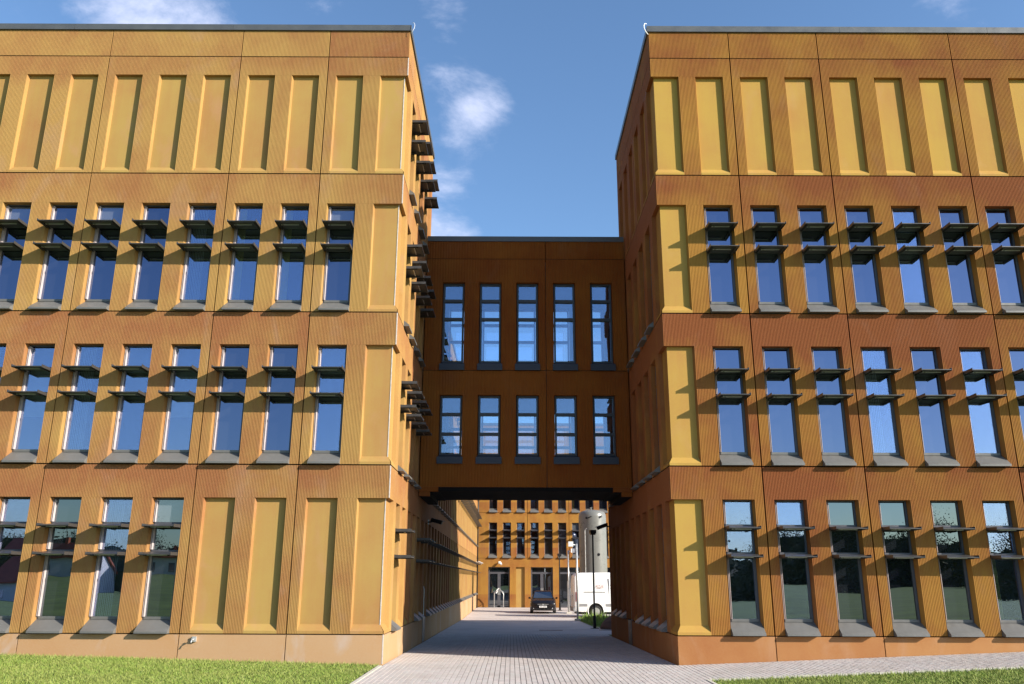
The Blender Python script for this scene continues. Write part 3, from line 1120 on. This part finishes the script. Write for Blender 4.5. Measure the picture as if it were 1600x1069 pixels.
# ------------------------------------------------------------------ wheels and vehicles
def ring(r, y, n=20, cx=0.0, cz=0.0):
    return [(cx + r * math.cos(2 * math.pi * k / n), y, cz + r * math.sin(2 * math.pi * k / n)) for k in range(n)]


def wheel_meshes(r, w):
    """axis along y, outer face towards -y"""
    t = MB()
    t.loft([ring(r * .66, -w / 2 + .01), ring(r * .74, -w / 2), ring(r * .93, -w / 2), ring(r, -w / 2 + .03), ring(r, w / 2 - .03), ring(r * .93, w / 2), ring(r * .6, w / 2)], 0, False)
    h = MB()
    h.loft([ring(r * .66, -w / 2 + .01), ring(r * .62, -w / 2 + .03), ring(r * .30, -w / 2 + .035), ring(r * .25, -w / 2 + .01), ring(r * .10, -w / 2 + .008)], 0, True)
    for k in range(8):
        a = 2 * math.pi * k / 8
        h.loft([ring(.028, -w / 2 + .012, 6, r * .46 * math.cos(a), r * .46 * math.sin(a)), ring(.028, -w / 2 + .034, 6, r * .46 * math.cos(a), r * .46 * math.sin(a))], 1)
    tm, hm = t.mesh('tyre', ['black_rubber'], True), h.mesh('rim', ['light_metal', 'black_metal'])
    return tm, hm


def add_wheel(par, loc, rz, meshes):
    w = ob('wheel', meshes[0], par, loc, rz)
    ob('rim', meshes[1], w)


# dark hatchback, nose towards the viewer (local -y)
def sec(y, zs, ws):
    """one body section: half outline bottom to top mirrored"""
    half = list(zip(ws, zs))
    return [(w, y, z) for w, z in half] + [(-w, y, z) for w, z in half[::-1]]


car = thing('parked_car', 'dark hatchback car parked nose first in the sunlit courtyard', 'car', (2.28, 61.9, -.42), R(-2))
mb = MB()
S = [(-2.02, [.30, .42, .58, .66, .68], [.55, .66, .68, .62, .40]),
     (-1.93, [.22, .40, .62, .76, .80], [.74, .82, .82, .74, .45]),
     (-1.70, [.18, .40, .68, .84, .89], [.84, .88, .88, .80, .50]),
     (-1.20, [.18, .40, .74, .92, .97], [.86, .89, .89, .82, .55]),
     (-.85, [.18, .40, .76, .95, 1.01], [.86, .89, .89, .83, .60]),
     (.2, [.18, .40, .78, .97, 1.02], [.86, .89, .89, .84, .60]),
     (1.4, [.18, .40, .80, 1.0, 1.05], [.86, .89, .89, .84, .60]),
     (1.85, [.22, .42, .80, 1.0, 1.05], [.82, .86, .87, .80, .55]),
     (2.0, [.34, .46, .76, .92, .98], [.70, .78, .80, .72, .45])]
mb.loft([sec(y, z, w) for y, z, w in S])
me = mb.mesh('body', ['car_paint'])
smooth_by_angle(me, 35)
ob('body', me, car)
mb = MB()
C = [(-1.02, [.96, 1.0, 1.005], [.74, .70, .40]), (-.30, [.98, 1.40, 1.46], [.76, .60, .38]), (.1, [.98, 1.44, 1.50], [.77, .61, .40]),
     (1.1, [.98, 1.42, 1.48], [.77, .60, .40]), (1.78, [1.0, 1.08, 1.12], [.74, .68, .45])]
mb.loft([sec(y, z, w) for y, z, w in C])
me = mb.mesh('cabin', ['car_paint'])
smooth_by_angle(me, 30)
ob('cabin', me, car)
mb = MB()
mb.face([(-.68, -1.0, 1.0), (.68, -1.0, 1.0), (.56, -.36, 1.405), (-.56, -.36, 1.405)])
me = mb.mesh('windscreen', ['car_glass'])
o = ob('windscreen', me, car, (0, -.012, .012))
o.color = (.15, .15, .15, 1)
for sg in (-1, 1):
    mb = MB()
    mb.face([(sg * .757, -.72, 1.02), (sg * .785, 1.3, 1.02), (sg * .632, 1.0, 1.40), (sg * .625, -.12, 1.40), (sg * .64, -.22, 1.36)])
    ob('side_window', mb.mesh('side_window', ['car_glass']), car, (sg * .012, 0, 0))
    mb = MB()
    mb.loft([[(sg * .46, -1.955, .66), (sg * .80, -1.80, .70), (sg * .80, -1.72, .80), (sg * .50, -1.90, .735)],
             [(sg * .44, -1.90, .65), (sg * .78, -1.70, .69), (sg * .78, -1.66, .82), (sg * .48, -1.82, .77)]])
    ob('headlight', mb.mesh('headlight', ['lamp_glass']), car)
    mb = MB()
    mb.loft([[(sg * x, -.72 + y, z) for x, y, z in ((.86, 0, .93), (1.02, .02, .95), (1.02, .03, 1.07), (.88, 0, 1.06))],
             [(sg * x, -.62 + y, z) for x, y, z in ((.86, 0, .94), (1.00, .02, .96), (1.00, .03, 1.06), (.88, 0, 1.05))]])
    ob('mirror', mb.mesh('mirror', ['car_paint']), car)
    mb = MB()
    mb.loft([ring(.06, -2.0, 10, sg * .62, .36), ring(.06, -1.90, 10, sg * .62, .36)])
    ob('fog_light', mb.mesh('fog_light', ['lamp_glass']), car)
mb = MB()
mb.prism([(-2.035, .54), (-2.03, .63), (-1.90, .64), (-1.90, .52)], -.42, .42)
g = ob('grille', mb.mesh('grille', ['black_metal']), car)
mb = MB()
mb.prism([(-2.045, .60), (-2.045, .625), (-2.03, .625), (-2.03, .60)], -.38, .38)
mb.prism([(-2.05, .555), (-2.055, .64), (-2.035, .64), (-2.035, .555)], -.055, .055)
ob('grille_bar', mb.mesh('grille_bar', ['light_metal']), g)
mb = MB()
mb.prism([(-2.035, .26), (-2.04, .34), (-1.90, .36), (-1.90, .24)], -.50, .50)
ob('air_intake', mb.mesh('air_intake', ['black_metal']), car)
mb = MB()
mb.prism([(-2.055, .40), (-2.06, .51), (-2.03, .51), (-2.03, .40)], -.26, .26)
pl = ob('number_plate', mb.mesh('number_plate', ['white_paint']), car)
mb = MB()
for k, (a, b) in enumerate(((-.20, -.17), (-.15, -.11), (-.09, -.05), (.0, .04), (.06, .10), (.12, .16), (.18, .21))):
    mb.prism([(-2.060, .43), (-2.0635, .485), (-2.055, .485), (-2.055, .43)], a, b)
ob('plate_marks', mb.mesh('plate_marks', ['van_grey']), pl)
cw = wheel_meshes(.31, .2)
for y in (-1.25, 1.28):
    add_wheel(car, (-.80, y, .31), R(-90), cw)
    add_wheel(car, (.80, y, .31), R(90), cw)

# white panel van, tail at the left, side towards the viewer; local x from tail to nose, local y away
van = thing('delivery_van', 'white panel van standing side on behind the grey lamp post and grass', 'van', (3.95, 54.0, -.43), R(3))
VW = 1.95


def vsec(x, zb, zt, inset, top):
    """rounded box section across the van at x"""
    r = .16
    y0, y1 = inset, VW - inset
    return [(x, y0 + .03, zb), (x, y0, zb + .12), (x, y0, 1.1), (x, y0 + .05, zt - r - .25), (x, y0 + top, zt - r * .5), (x, y0 + top + .12, zt),
            (x, y1 - top - .12, zt), (x, y1 - top, zt - r * .5), (x, y1 - .05, zt - r - .25), (x, y1, 1.1), (x, y1, zb + .12), (x, y1 - .03, zb)]


mb = MB()
mb.loft([vsec(0.0, .48, 2.30, .10, .10), vsec(.05, .42, 2.52, .04, .09), vsec(.20, .36, 2.64, .01, .08), vsec(.45, .34, 2.68, 0, .08), vsec(3.4, .34, 2.70, 0, .08),
         vsec(4.2, .34, 2.58, 0, .12), vsec(4.9, .34, 1.75, .03, .16), vsec(5.6, .36, 1.15, .08, .16), vsec(5.8, .42, .95, .20, .16)])
me = mb.mesh('body', ['van_paint'])
smooth_by_angle(me, 32)
ob('body', me, van)
for x0, x1 in ((.32, .80), (1.95, 3.95), (4.85, 5.55)):
    mb = MB()
    mb.box(x0, x1, -.012, .05, .66, .82)
    ob('side_moulding', mb.mesh('side_moulding', ['van_grey']), van)
mb = MB()
mb.box(.62, 1.95, -.016, .04, 1.51, 1.545)
ob('door_rail', mb.mesh('door_rail', ['van_grey']), van)
for x in (2.18, 3.35):
    mb = MB()
    mb.box(x, x + .012, -.004, .04, .48, 2.35)
    ob('door_seam', mb.mesh('door_seam', ['logo_grey']), van)
mb = MB()
mb.box(.10, .20, -.012, .25, .98, 1.52)
ob('tail_light', mb.mesh('tail_light', ['red_plastic']), van)
mb = MB()
mb.box(.10, .20, VW - .25, VW + .012, .98, 1.52)
ob('tail_light', mb.mesh('tail_light', ['red_plastic']), van)
mb = MB()
mb.box(-.06, .16, .06, VW - .06, .36, .60)
ob('rear_bumper', mb.mesh('rear_bumper', ['van_grey']), van)
mb = MB()
mb.box(-.003, .03, VW / 2 - .01, VW / 2 + .01, .62, 2.3)
mb.box(-.03, .03, VW / 2 - .25, VW / 2 - .08, 1.25, 1.32)
ob('rear_door_gap', mb.mesh('rear_door_gap', ['van_grey']), van)
vw = wheel_meshes(.36, .24)
for x in (1.33, 4.75):
    mb = MB()
    mb.loft([ring(.47, -.006, 24, x, .40), ring(.47, .30, 24, x, .40)])
    ob('wheel_arch', mb.mesh('wheel_arch', ['soffit_black']), van)
    mb = MB()
    mb.loft([ring(.47, -.02, 24, x, .40), ring(.52, -.02, 24, x, .40), ring(.52, .05, 24, x, .40), ring(.47, .05, 24, x, .40)], 0, False)
    ob('arch_lip', mb.mesh('arch_lip', ['van_paint']), van)
    add_wheel(van, (x, .08, .36), 0, vw)
    add_wheel(van, (x, VW - .12, .36), R(180), vw)
mb = MB()
mb.box(.2, 5.4, .15, VW - .15, .20, .35)
ob('chassis', mb.mesh('chassis', ['black_metal']), van)


def lettering(txt, size, mat, par, loc, name):
    cu = bpy.data.curves.new(name, 'FONT')
    cu.body = txt
    cu.size = size
    cu.extrude = .003
    tmp = bpy.data.objects.new(name, cu)
    col.objects.link(tmp)
    dg = bpy.context.evaluated_depsgraph_get()
    me = bpy.data.meshes.new_from_object(tmp.evaluated_get(dg))
    bpy.data.objects.remove(tmp)
    me.materials.clear()
    me.materials.append(MAT[mat])
    o = ob(name, me, par, loc)
    o.rotation_euler = (R(90), 0, 0)
    return o


lettering('AGA', .26, 'logo_red', van, (1.36, -.008, 1.80), 'logo_lettering')
mb = MB()
mb.loft([[(1.40, -.006, 1.765), (1.62, -.006, 1.74), (1.86, -.006, 1.78), (1.86, -.006, 1.795), (1.62, -.006, 1.757), (1.40, -.006, 1.778)],
         [(1.40, .02, 1.765), (1.62, .02, 1.74), (1.86, .02, 1.78), (1.86, .02, 1.795), (1.62, .02, 1.757), (1.40, .02, 1.778)]])
ob('logo_swoosh', mb.mesh('logo_swoosh', ['logo_red']), van)
mb = MB()
for z in (1.93, 1.74):
    for k in range(4):
        mb.box(2.30 + k * .09, 2.36 + k * .09, -.006, .03, z, z + .055)
ob('small_lettering', mb.mesh('small_lettering', ['logo_grey']), van)

# ------------------------------------------------------------------ tank, lamps, poles, cameras
tank = thing('gas_tank', 'tall grey vertical gas tank with domed top behind the white van', 'tank', (5.80, 60.6, -.43))


def circ(r, z, n=36):
    return [(r * math.cos(2 * math.pi * k / n), r * math.sin(2 * math.pi * k / n), z) for k in range(n)]


TR = .98
mb = MB()
mb.loft([circ(TR * .35, 1.15), circ(TR * .75, 1.22), circ(TR * .95, 1.40), circ(TR, 1.6)] + [circ(TR, z) for z in (3.4, 5.2, 6.55)] +
        [circ(TR * .985, 6.70), circ(TR * .93, 6.85), circ(TR * .82, 6.95), circ(TR * .55, 7.04), circ(TR * .2, 7.08)])
me = mb.mesh('shell', ['tank_paint'], True)
ob('shell', me, tank)
for k in range(3):
    a = R(90 + 120 * k)
    mb = MB()
    mb.tube([(TR * .8 * math.cos(a), TR * .8 * math.sin(a), 0), (TR * .8 * math.cos(a), TR * .8 * math.sin(a), 1.5)], .08, 8)
    ob('leg', mb.mesh('leg', ['tank_paint']), tank)
mb = MB()
mb.tube([(-.1, 0, 7.0), (-.1, 0, 7.25)], .07, 10)
mb.tube([(-.15, -.2, 7.18), (-.02, -.2, 7.24)], .04, 8)
ob('top_valve', mb.mesh('top_valve', ['tank_paint']), tank)
mb = MB()
for a, z in ((-60, 6.55), (-118, 6.45)):
    x, y = TR * math.cos(R(a)), TR * math.sin(R(a))
    mb.tube([(x * .95, y * .95, z), (x * 1.12, y * 1.12, z)], .075, 10)
mb.tube([(-.55, -.85, 6.40), (-.15, -1.02, 6.55)], .03, 8)
ob('lifting_lug', mb.mesh('lifting_lug', ['black_metal']), tank)
mb = MB()
mb.tube([(-.62, -.82, 1.2), (-.62, -.82, 5.6), (-.5, -.86, 5.75)], .025, 8)
ob('fill_pipe', mb.mesh('fill_pipe', ['light_metal']), tank)
mb = MB()
mb.tube([(.30, -.93, 2.55), (.30, -1.10, 2.55)], .09, 12)
mb.tube([(.30, -.94, 3.95), (.30, -.97, 3.95)], .10, 12)
ob('gauge', mb.mesh('gauge', ['black_metal']), tank)


def lamp_post(x, y, z0, h, label, r=.045):
    t = thing('lamp_post', label, 'lamp post', (x, y, z0), R(8), 'dark lamp posts along the drive')
    mb = MB()
    mb.tube([(0, 0, 0), (0, 0, h - .15)], [r, r * .85], 10)
    ob('pole', mb.mesh('pole', ['black_metal']), t)
    mb = MB()
    mb.box(-.14, .14, -.14, .14, h - .16, h)
    mb.box(-.11, .11, -.11, .11, h - .22, h - .16)
    ob('lamp_head', mb.mesh('lamp_head', ['black_metal']), t)
    mb = MB()
    mb.box(-.16, .16, -.16, .16, 0, .03)
    mb.tube([(0, 0, .03), (0, 0, .55)], r * 1.6, 10)
    ob('base_plate', mb.mesh('base_plate', ['black_metal']), t)


lamp_post(3.76, 39.3, -.28, 4.32, 'near dark lamp post with square head in front of the white van')
lamp_post(3.74, 66.5, -.43, 4.2, 'far thin dark lamp post between the car and the silver poles', .05)


def sensor_pole(x, y, z0, h, label, sg):
    t = thing('sensor_pole', label, 'pole', (x, y, z0), 0, 'silver poles at the gateway')
    mb = MB()
    mb.tube([(0, 0, 0), (0, 0, h)], .06, 12)
    ob('pole', mb.mesh('pole', ['light_metal'], True), t)
    mb = MB()
    mb.box(sg * .34 - .14, sg * .34 + .14, -.18, .12, h - .16, h + .12)
    mb.box(min(0, sg * .22), max(0, sg * .22), -.02, .02, h - .08, h - .03)
    ob('detector_head', mb.mesh('detector_head', ['white_paint']), t)
    mb = MB()
    mb.box(-.17, .17, -.17, .17, 0, .10)
    ob('base', mb.mesh('base', ['kerb_stone']), t)


sensor_pole(3.80, 49.7, -.41, 4.25, 'taller nearer silver pole with white box at its top, left of the van', -1)
sensor_pole(4.02, 60.4, -.43, 4.25, 'shorter farther silver pole with white box on its right', 1)


def bullet_camera(x, y, z, rz, mat, label, tilt=-15):
    t = thing('security_camera', label, 'camera', (x, y, z), rz)
    mb = MB()
    mb.tube([(0, .0, 0), (0, -.10, 0), (0, -.22, .03)], .025, 8)
    mb.box(-.06, .06, -.015, .0, -.08, .08)
    ob('bracket', mb.mesh('bracket', [mat]), t)
    mb = MB()
    mb.tube([(0, -.10, .10), (0, -.50, .10)], .065, 12)
    mb.box(-.075, .075, -.56, -.12, .155, .172)
    o = ob('camera_body', mb.mesh('camera_body', [mat]), t)
    o.rotation_euler = (R(tilt), 0, 0)
    mb = MB()
    mb.tube([(0, -.501, .10), (0, -.512, .10)], .045, 12)
    o2 = ob('lens', mb.mesh('lens', ['black_metal']), o)


bullet_camera(XL, YEL - 1.0, 3.15, R(68), 'white_paint', 'white wall camera at the far end of the left passage wall', 20)
bullet_camera(-1.02, YC, 3.20, R(20), 'white_paint', 'white camera above the first glazed door of the far block', 30)
bullet_camera(XR, YRR - .4, 3.78, R(-75), 'black_metal', 'black wall camera under the bridge on the right passage wall', 20)
bullet_camera(XL, 29.2, 3.72, R(75), 'black_metal', 'small dark camera high on the shaded left passage wall', 15)

# ------------------------------------------------------------------ small things
pipe = thing('downpipe', 'dark rainwater downpipe at the far end of the left wing', 'pipe', (XL + .06, YEL - .2, -.5))
mb = MB()
mb.tube([(0, 0, 0), (0, 0, 12.6)], .055, 10)
ob('pipe', mb.mesh('pipe', ['black_metal'], True), pipe)
for z in (1.2, 4.0, 7.0, 10.0):
    mb = MB()
    mb.tube([(0, 0, z), (0, 0, z + .06)], .075, 10)
    ob('clamp', mb.mesh('clamp', ['black_metal']), pipe)

tap = thing('water_tap', 'small pale water tap box on the left concrete plinth', 'tap', (-7.11, YF, .51))
mb = MB()
mb.box(-.045, .045, -.06, .0, -.05, .06)
ob('box', mb.mesh('box', ['light_metal']), tap)
mb = MB()
mb.tube([(-.01, -.05, .0), (-.02, -.14, -.01), (-.02, -.16, -.06)], .014, 8)
mb.box(-.04, .0, -.13, -.10, .012, .022)
ob('spout', mb.mesh('spout', ['light_metal']), tap)

for x, label in ((XR - .05, 'white cable loop over the roof corner of the right wing'), (XL + .06, 'thin pale cable loop over the roof corner of the left wing')):
    mb = MB()
    s = -1 if x > 0 else 1
    pts = [(0, 0, .06), (s * .05, -.03, .05), (s * .085, -.06, -.04), (s * .08, -.07, -.14), (s * .03, -.05, -.24), (-s * .03, -.01, -.29)]
    mb.tube(pts, .013 if s < 0 else .006, 6)
    thing('cable', label, 'cable', (x, YF - .05, ZT), 0, None, mb.mesh('cable', ['white_paint'], True))

rack = thing('bicycle_stand', 'pale house-shaped tube frame before the glazed door of the far block', 'stand', (-1.0, 71.6, -.43), R(0))
for y in (0.0, .5):
    mb = MB()
    mb.tube([(-.38, y, 0), (-.38, y, 1.15), (0, y, 1.55), (.38, y, 1.15), (.38, y, 0)], .03, 8)
    ob('hoop', mb.mesh('hoop', ['light_metal'], True), rack)
mb = MB()
for p in ((-.38, 1.15), (.38, 1.15), (0, 1.55)):
    mb.tube([(p[0], 0, p[1]), (p[0], .5, p[1])], .025, 8)
ob('crossbar', mb.mesh('crossbar', ['light_metal'], True), rack)
mb = MB()
mb.loft([[(-.20, -.02, 1.30), (-.02, -.02, 1.48), (-.02, -.04, 1.58), (-.20, -.04, 1.40)], [(-.20, .0, 1.30), (-.02, .0, 1.48), (-.02, -.02, 1.58), (-.20, -.02, 1.40)]])
mb.loft([[(-.24, -.02, 1.10), (-.10, -.02, 1.26), (-.10, -.04, 1.36), (-.24, -.04, 1.20)], [(-.24, .0, 1.10), (-.10, .0, 1.26), (-.10, -.02, 1.36), (-.24, -.02, 1.20)]])
ob('sign_plate', mb.mesh('sign_plate', ['white_paint']), rack)

cage = thing('mesh_fence', 'grey wire mesh fence panel behind the silver poles', 'fence', (4.3, 65.5, -.43), R(0))
for x in (0, .95, 1.9):
    mb = MB()
    mb.box(x - .03, x + .03, -.03, .03, 0, 2.15)
    ob('post', mb.mesh('post', ['light_metal']), cage)
mb = MB()
for k in range(1, 19):
    if k % 9:
        mb.box(k * .1055 - .005, k * .1055 + .005, -.005, .005, .1, 2.1)
for k in range(14):
    mb.box(.03, 1.87, -.011, -.005, .1 + k * .153, .11 + k * .153)
ob('wire_mesh', mb.mesh('wire_mesh', ['van_grey']), cage, kind='stuff')

# boulder and weeds at the corner of the right wing
rnd = random.Random(5)
from mathutils import noise as mnoise
mb = MB()
nu, nv = 20, 12
rows = []
for j in range(nv + 1):
    ph = math.pi * j / nv
    row = []
    for i in range(nu):
        th = 2 * math.pi * i / nu
        d = Vector((math.sin(ph) * math.cos(th), math.sin(ph) * math.sin(th), math.cos(ph)))
        k = 1 + .22 * mnoise.noise(d * 1.7 + Vector((3, 1, 7))) + .08 * mnoise.noise(d * 5)
        row.append((d.x * .85 * k, d.y * .7 * k, d.z * .52 * k))
    rows.append(row)
mb.loft(rows)
me = mb.mesh('boulder', ['rock'])
smooth_by_angle(me, 60)
thing('boulder', 'brown boulder half hidden by the end of the right passage wall', 'rock', (4.85, 39.2, -.22), .4, None, me)

mb = MB()
for _ in range(9000):
    x, y = rnd.uniform(3.72, 8.0), rnd.uniform(40.5, 52.6)
    if x < 3.95 + max(0, (43.5 - y)) * .12:
        continue
    z = gh(x, y) - .01
    h = rnd.uniform(.06, .22) * (1.6 if rnd.random() < .12 else 1) * (1.9 if (y > 47.5 and 4.2 < x < 5.6) else 1)
    a = rnd.uniform(0, 6.283)
    w = rnd.uniform(.015, .035)
    lx, ly = rnd.gauss(0, .07), rnd.gauss(0, .07)
    mb.face([(x - math.cos(a) * w, y - math.sin(a) * w, z), (x + math.cos(a) * w, y + math.sin(a) * w, z), (x + lx, y + ly, z + h)])
o = ob('weed_patch', mb.mesh('weed_patch', ['weed_leaf']), kind='stuff')
o['label'] = 'bright green weeds and grass below the lamp post and van'
o['category'] = 'grass'
verge = ob('verge', sheet('verge', [3.86, 5, 8.2], [40.2, 43, 47, 51.6, 52.8], .004, 'soil'), kind='structure')

mb = MB()
for k in range(2):
    mb.box(1.2 + k * 2.6, 2.2 + k * 2.6, 37.2 + k * .4, 37.45 + k * .4, gh(1, 37.3) - .01, gh(1, 37.3) + .006)
ob('drain_channel', mb.mesh('drain_channel', ['black_metal']), paving)

# ------------------------------------------------------------------ what the windows mirror: wood and houses behind the viewer
rnd = random.Random(11)
mb = MB()
for t in range(74):
    x = -170 + t * 4.7 + rnd.uniform(-2.4, 2.4)
    y = -96 + rnd.uniform(-22, 12)
    if -73 < x < -44 and y > -103:
        continue
    h = rnd.uniform(7.5, 13.5)
    rx = rnd.uniform(2.6, 4.2)
    mb.tube([(x, y, -.3), (x + .2, y, h * .35), (x + rnd.uniform(-.5, .5), y, h * .8)], [.28, .2, .05], 6, 1)
    for _ in range(5):
        a = rnd.uniform(0, 6.28)
        mb.tube([(x, y, h * rnd.uniform(.3, .6)), (x + math.cos(a) * rx * .8, y + math.sin(a) * rx * .8, h * rnd.uniform(.6, .95))], [.10, .02], 4, 1)
    for q in range(900):
        p = Vector((x + rnd.gauss(0, 2.6), y + rnd.gauss(0, 1.5), abs(rnd.gauss(0, .33)) * h * .6))
        sz = rnd.uniform(.2, .45)
        u = Vector((rnd.gauss(0, 1), rnd.gauss(0, 1), rnd.gauss(0, 1))).normalized()
        v = u.orthogonal().normalized()
        mb.face([tuple(p - u * sz), tuple(p + v * sz * .6), tuple(p + u * sz), tuple(p - v * sz * .6)])
    for _ in range(3000):
        a, b, c = rnd.gauss(0, .40), rnd.gauss(0, .40), rnd.gauss(0, .30)
        p = Vector((x + a * rx, y + b * rx, max(.5, h * .55 + c * h * .45)))
        sz = rnd.uniform(.07, .17)
        u = Vector((rnd.gauss(0, 1), rnd.gauss(0, 1), rnd.gauss(0, 1))).normalized()
        v = u.orthogonal().normalized()
        mb.face([tuple(p - u * sz), tuple(p + v * sz * .6), tuple(p + u * sz), tuple(p - v * sz * .6)])
for dy, amp, base in ((-128, 4.0, 7.0), (-150, 5.0, 10.0)):      # the wood goes on behind the front trees
    prev = None
    for k in range(241):
        x = -240 + k * 2.0
        top = base + amp * mnoise.noise(Vector((x * .045, dy, 0))) + 1.6 * mnoise.noise(Vector((x * .31, dy, 4))) + .8 * mnoise.noise(Vector((x * .9, dy, 9)))
        cur = [(x, dy, -1), (x, dy + 1.5 * mnoise.noise(Vector((x * .4, 2, dy))), top * .6), (x, dy - 2.5, top)]
        if prev:
            mb.face([prev[0], cur[0], cur[1], prev[1]])
            mb.face([prev[1], cur[1], cur[2], prev[2]])
        prev = cur
    for q in range(9000):
        x = rnd.uniform(-240, 240)
        top = base + amp * mnoise.noise(Vector((x * .045, dy, 0))) + 1.6 * mnoise.noise(Vector((x * .31, dy, 4)))
        p = Vector((x, dy + rnd.uniform(-2, 2), top * rnd.uniform(.55, 1.08) + rnd.uniform(-.4, .5)))
        sz = rnd.uniform(.15, .45)
        u = Vector((rnd.gauss(0, 1), rnd.gauss(0, 1), rnd.gauss(0, 1))).normalized()
        v = u.orthogonal().normalized()
        mb.face([tuple(p - u * sz), tuple(p + v * sz * .6), tuple(p + u * sz), tuple(p - v * sz * .6)])
o = ob('tree_belt', mb.mesh('tree_belt', ['tree_leaf', 'bark']), kind='stuff')
o['label'] = 'dark belt of trees mirrored in the ground floor windows'
o['category'] = 'trees'


def house(x, y, rz, w, d, h, rh, label):
    t = thing('house', label, 'house', (x, y, -.1), rz)
    mb = MB()
    mb.box(-w / 2, w / 2, -d / 2, d / 2, 0, h)
    for s in (-1, 1):
        mb.face([(s * w / 2, -d / 2, h), (s * w / 2, d / 2, h), (s * w / 2, 0, h + rh)])
    ob('wall', mb.mesh('wall', ['house_wall']), t)
    mb = MB()
    for s in (-1, 1):
        mb.loft([[(-w / 2 - .4, s * (d / 2 + .5), h - .25), (w / 2 + .4, s * (d / 2 + .5), h - .25), (w / 2 + .4, 0, h + rh), (-w / 2 - .4, 0, h + rh)],
                 [(-w / 2 - .4, s * (d / 2 + .5), h - .05), (w / 2 + .4, s * (d / 2 + .5), h - .05), (w / 2 + .4, 0, h + rh + .2), (-w / 2 - .4, 0, h + rh + .2)]])
    r = ob('roof', mb.mesh('roof', ['roof_tile']), t)
    mb = MB()
    mb.box(1.2, 1.8, -.3, .3, h + rh - .6, h + rh + 1.0)
    ob('chimney', mb.mesh('chimney', ['roof_tile']), r)
    for k in range(3):
        mb = MB()
        mb.box(-w / 2 + 1.2 + k * (w - 3.4) / 2, -w / 2 + 2.2 + k * (w - 3.4) / 2, d / 2 + .0, d / 2 + .05, 1.0, 2.3)
        ob('window', mb.mesh('window', ['pane_glass']), t)


house(-66, -85, R(12), 12, 8, 3.4, 3.6, 'white house with red tiled roof mirrored in the left ground floor windows')
house(-51, -90, R(-20), 10, 7, 3.2, 2.6, 'small pale house beyond the lawn, mirrored near the blind panels')
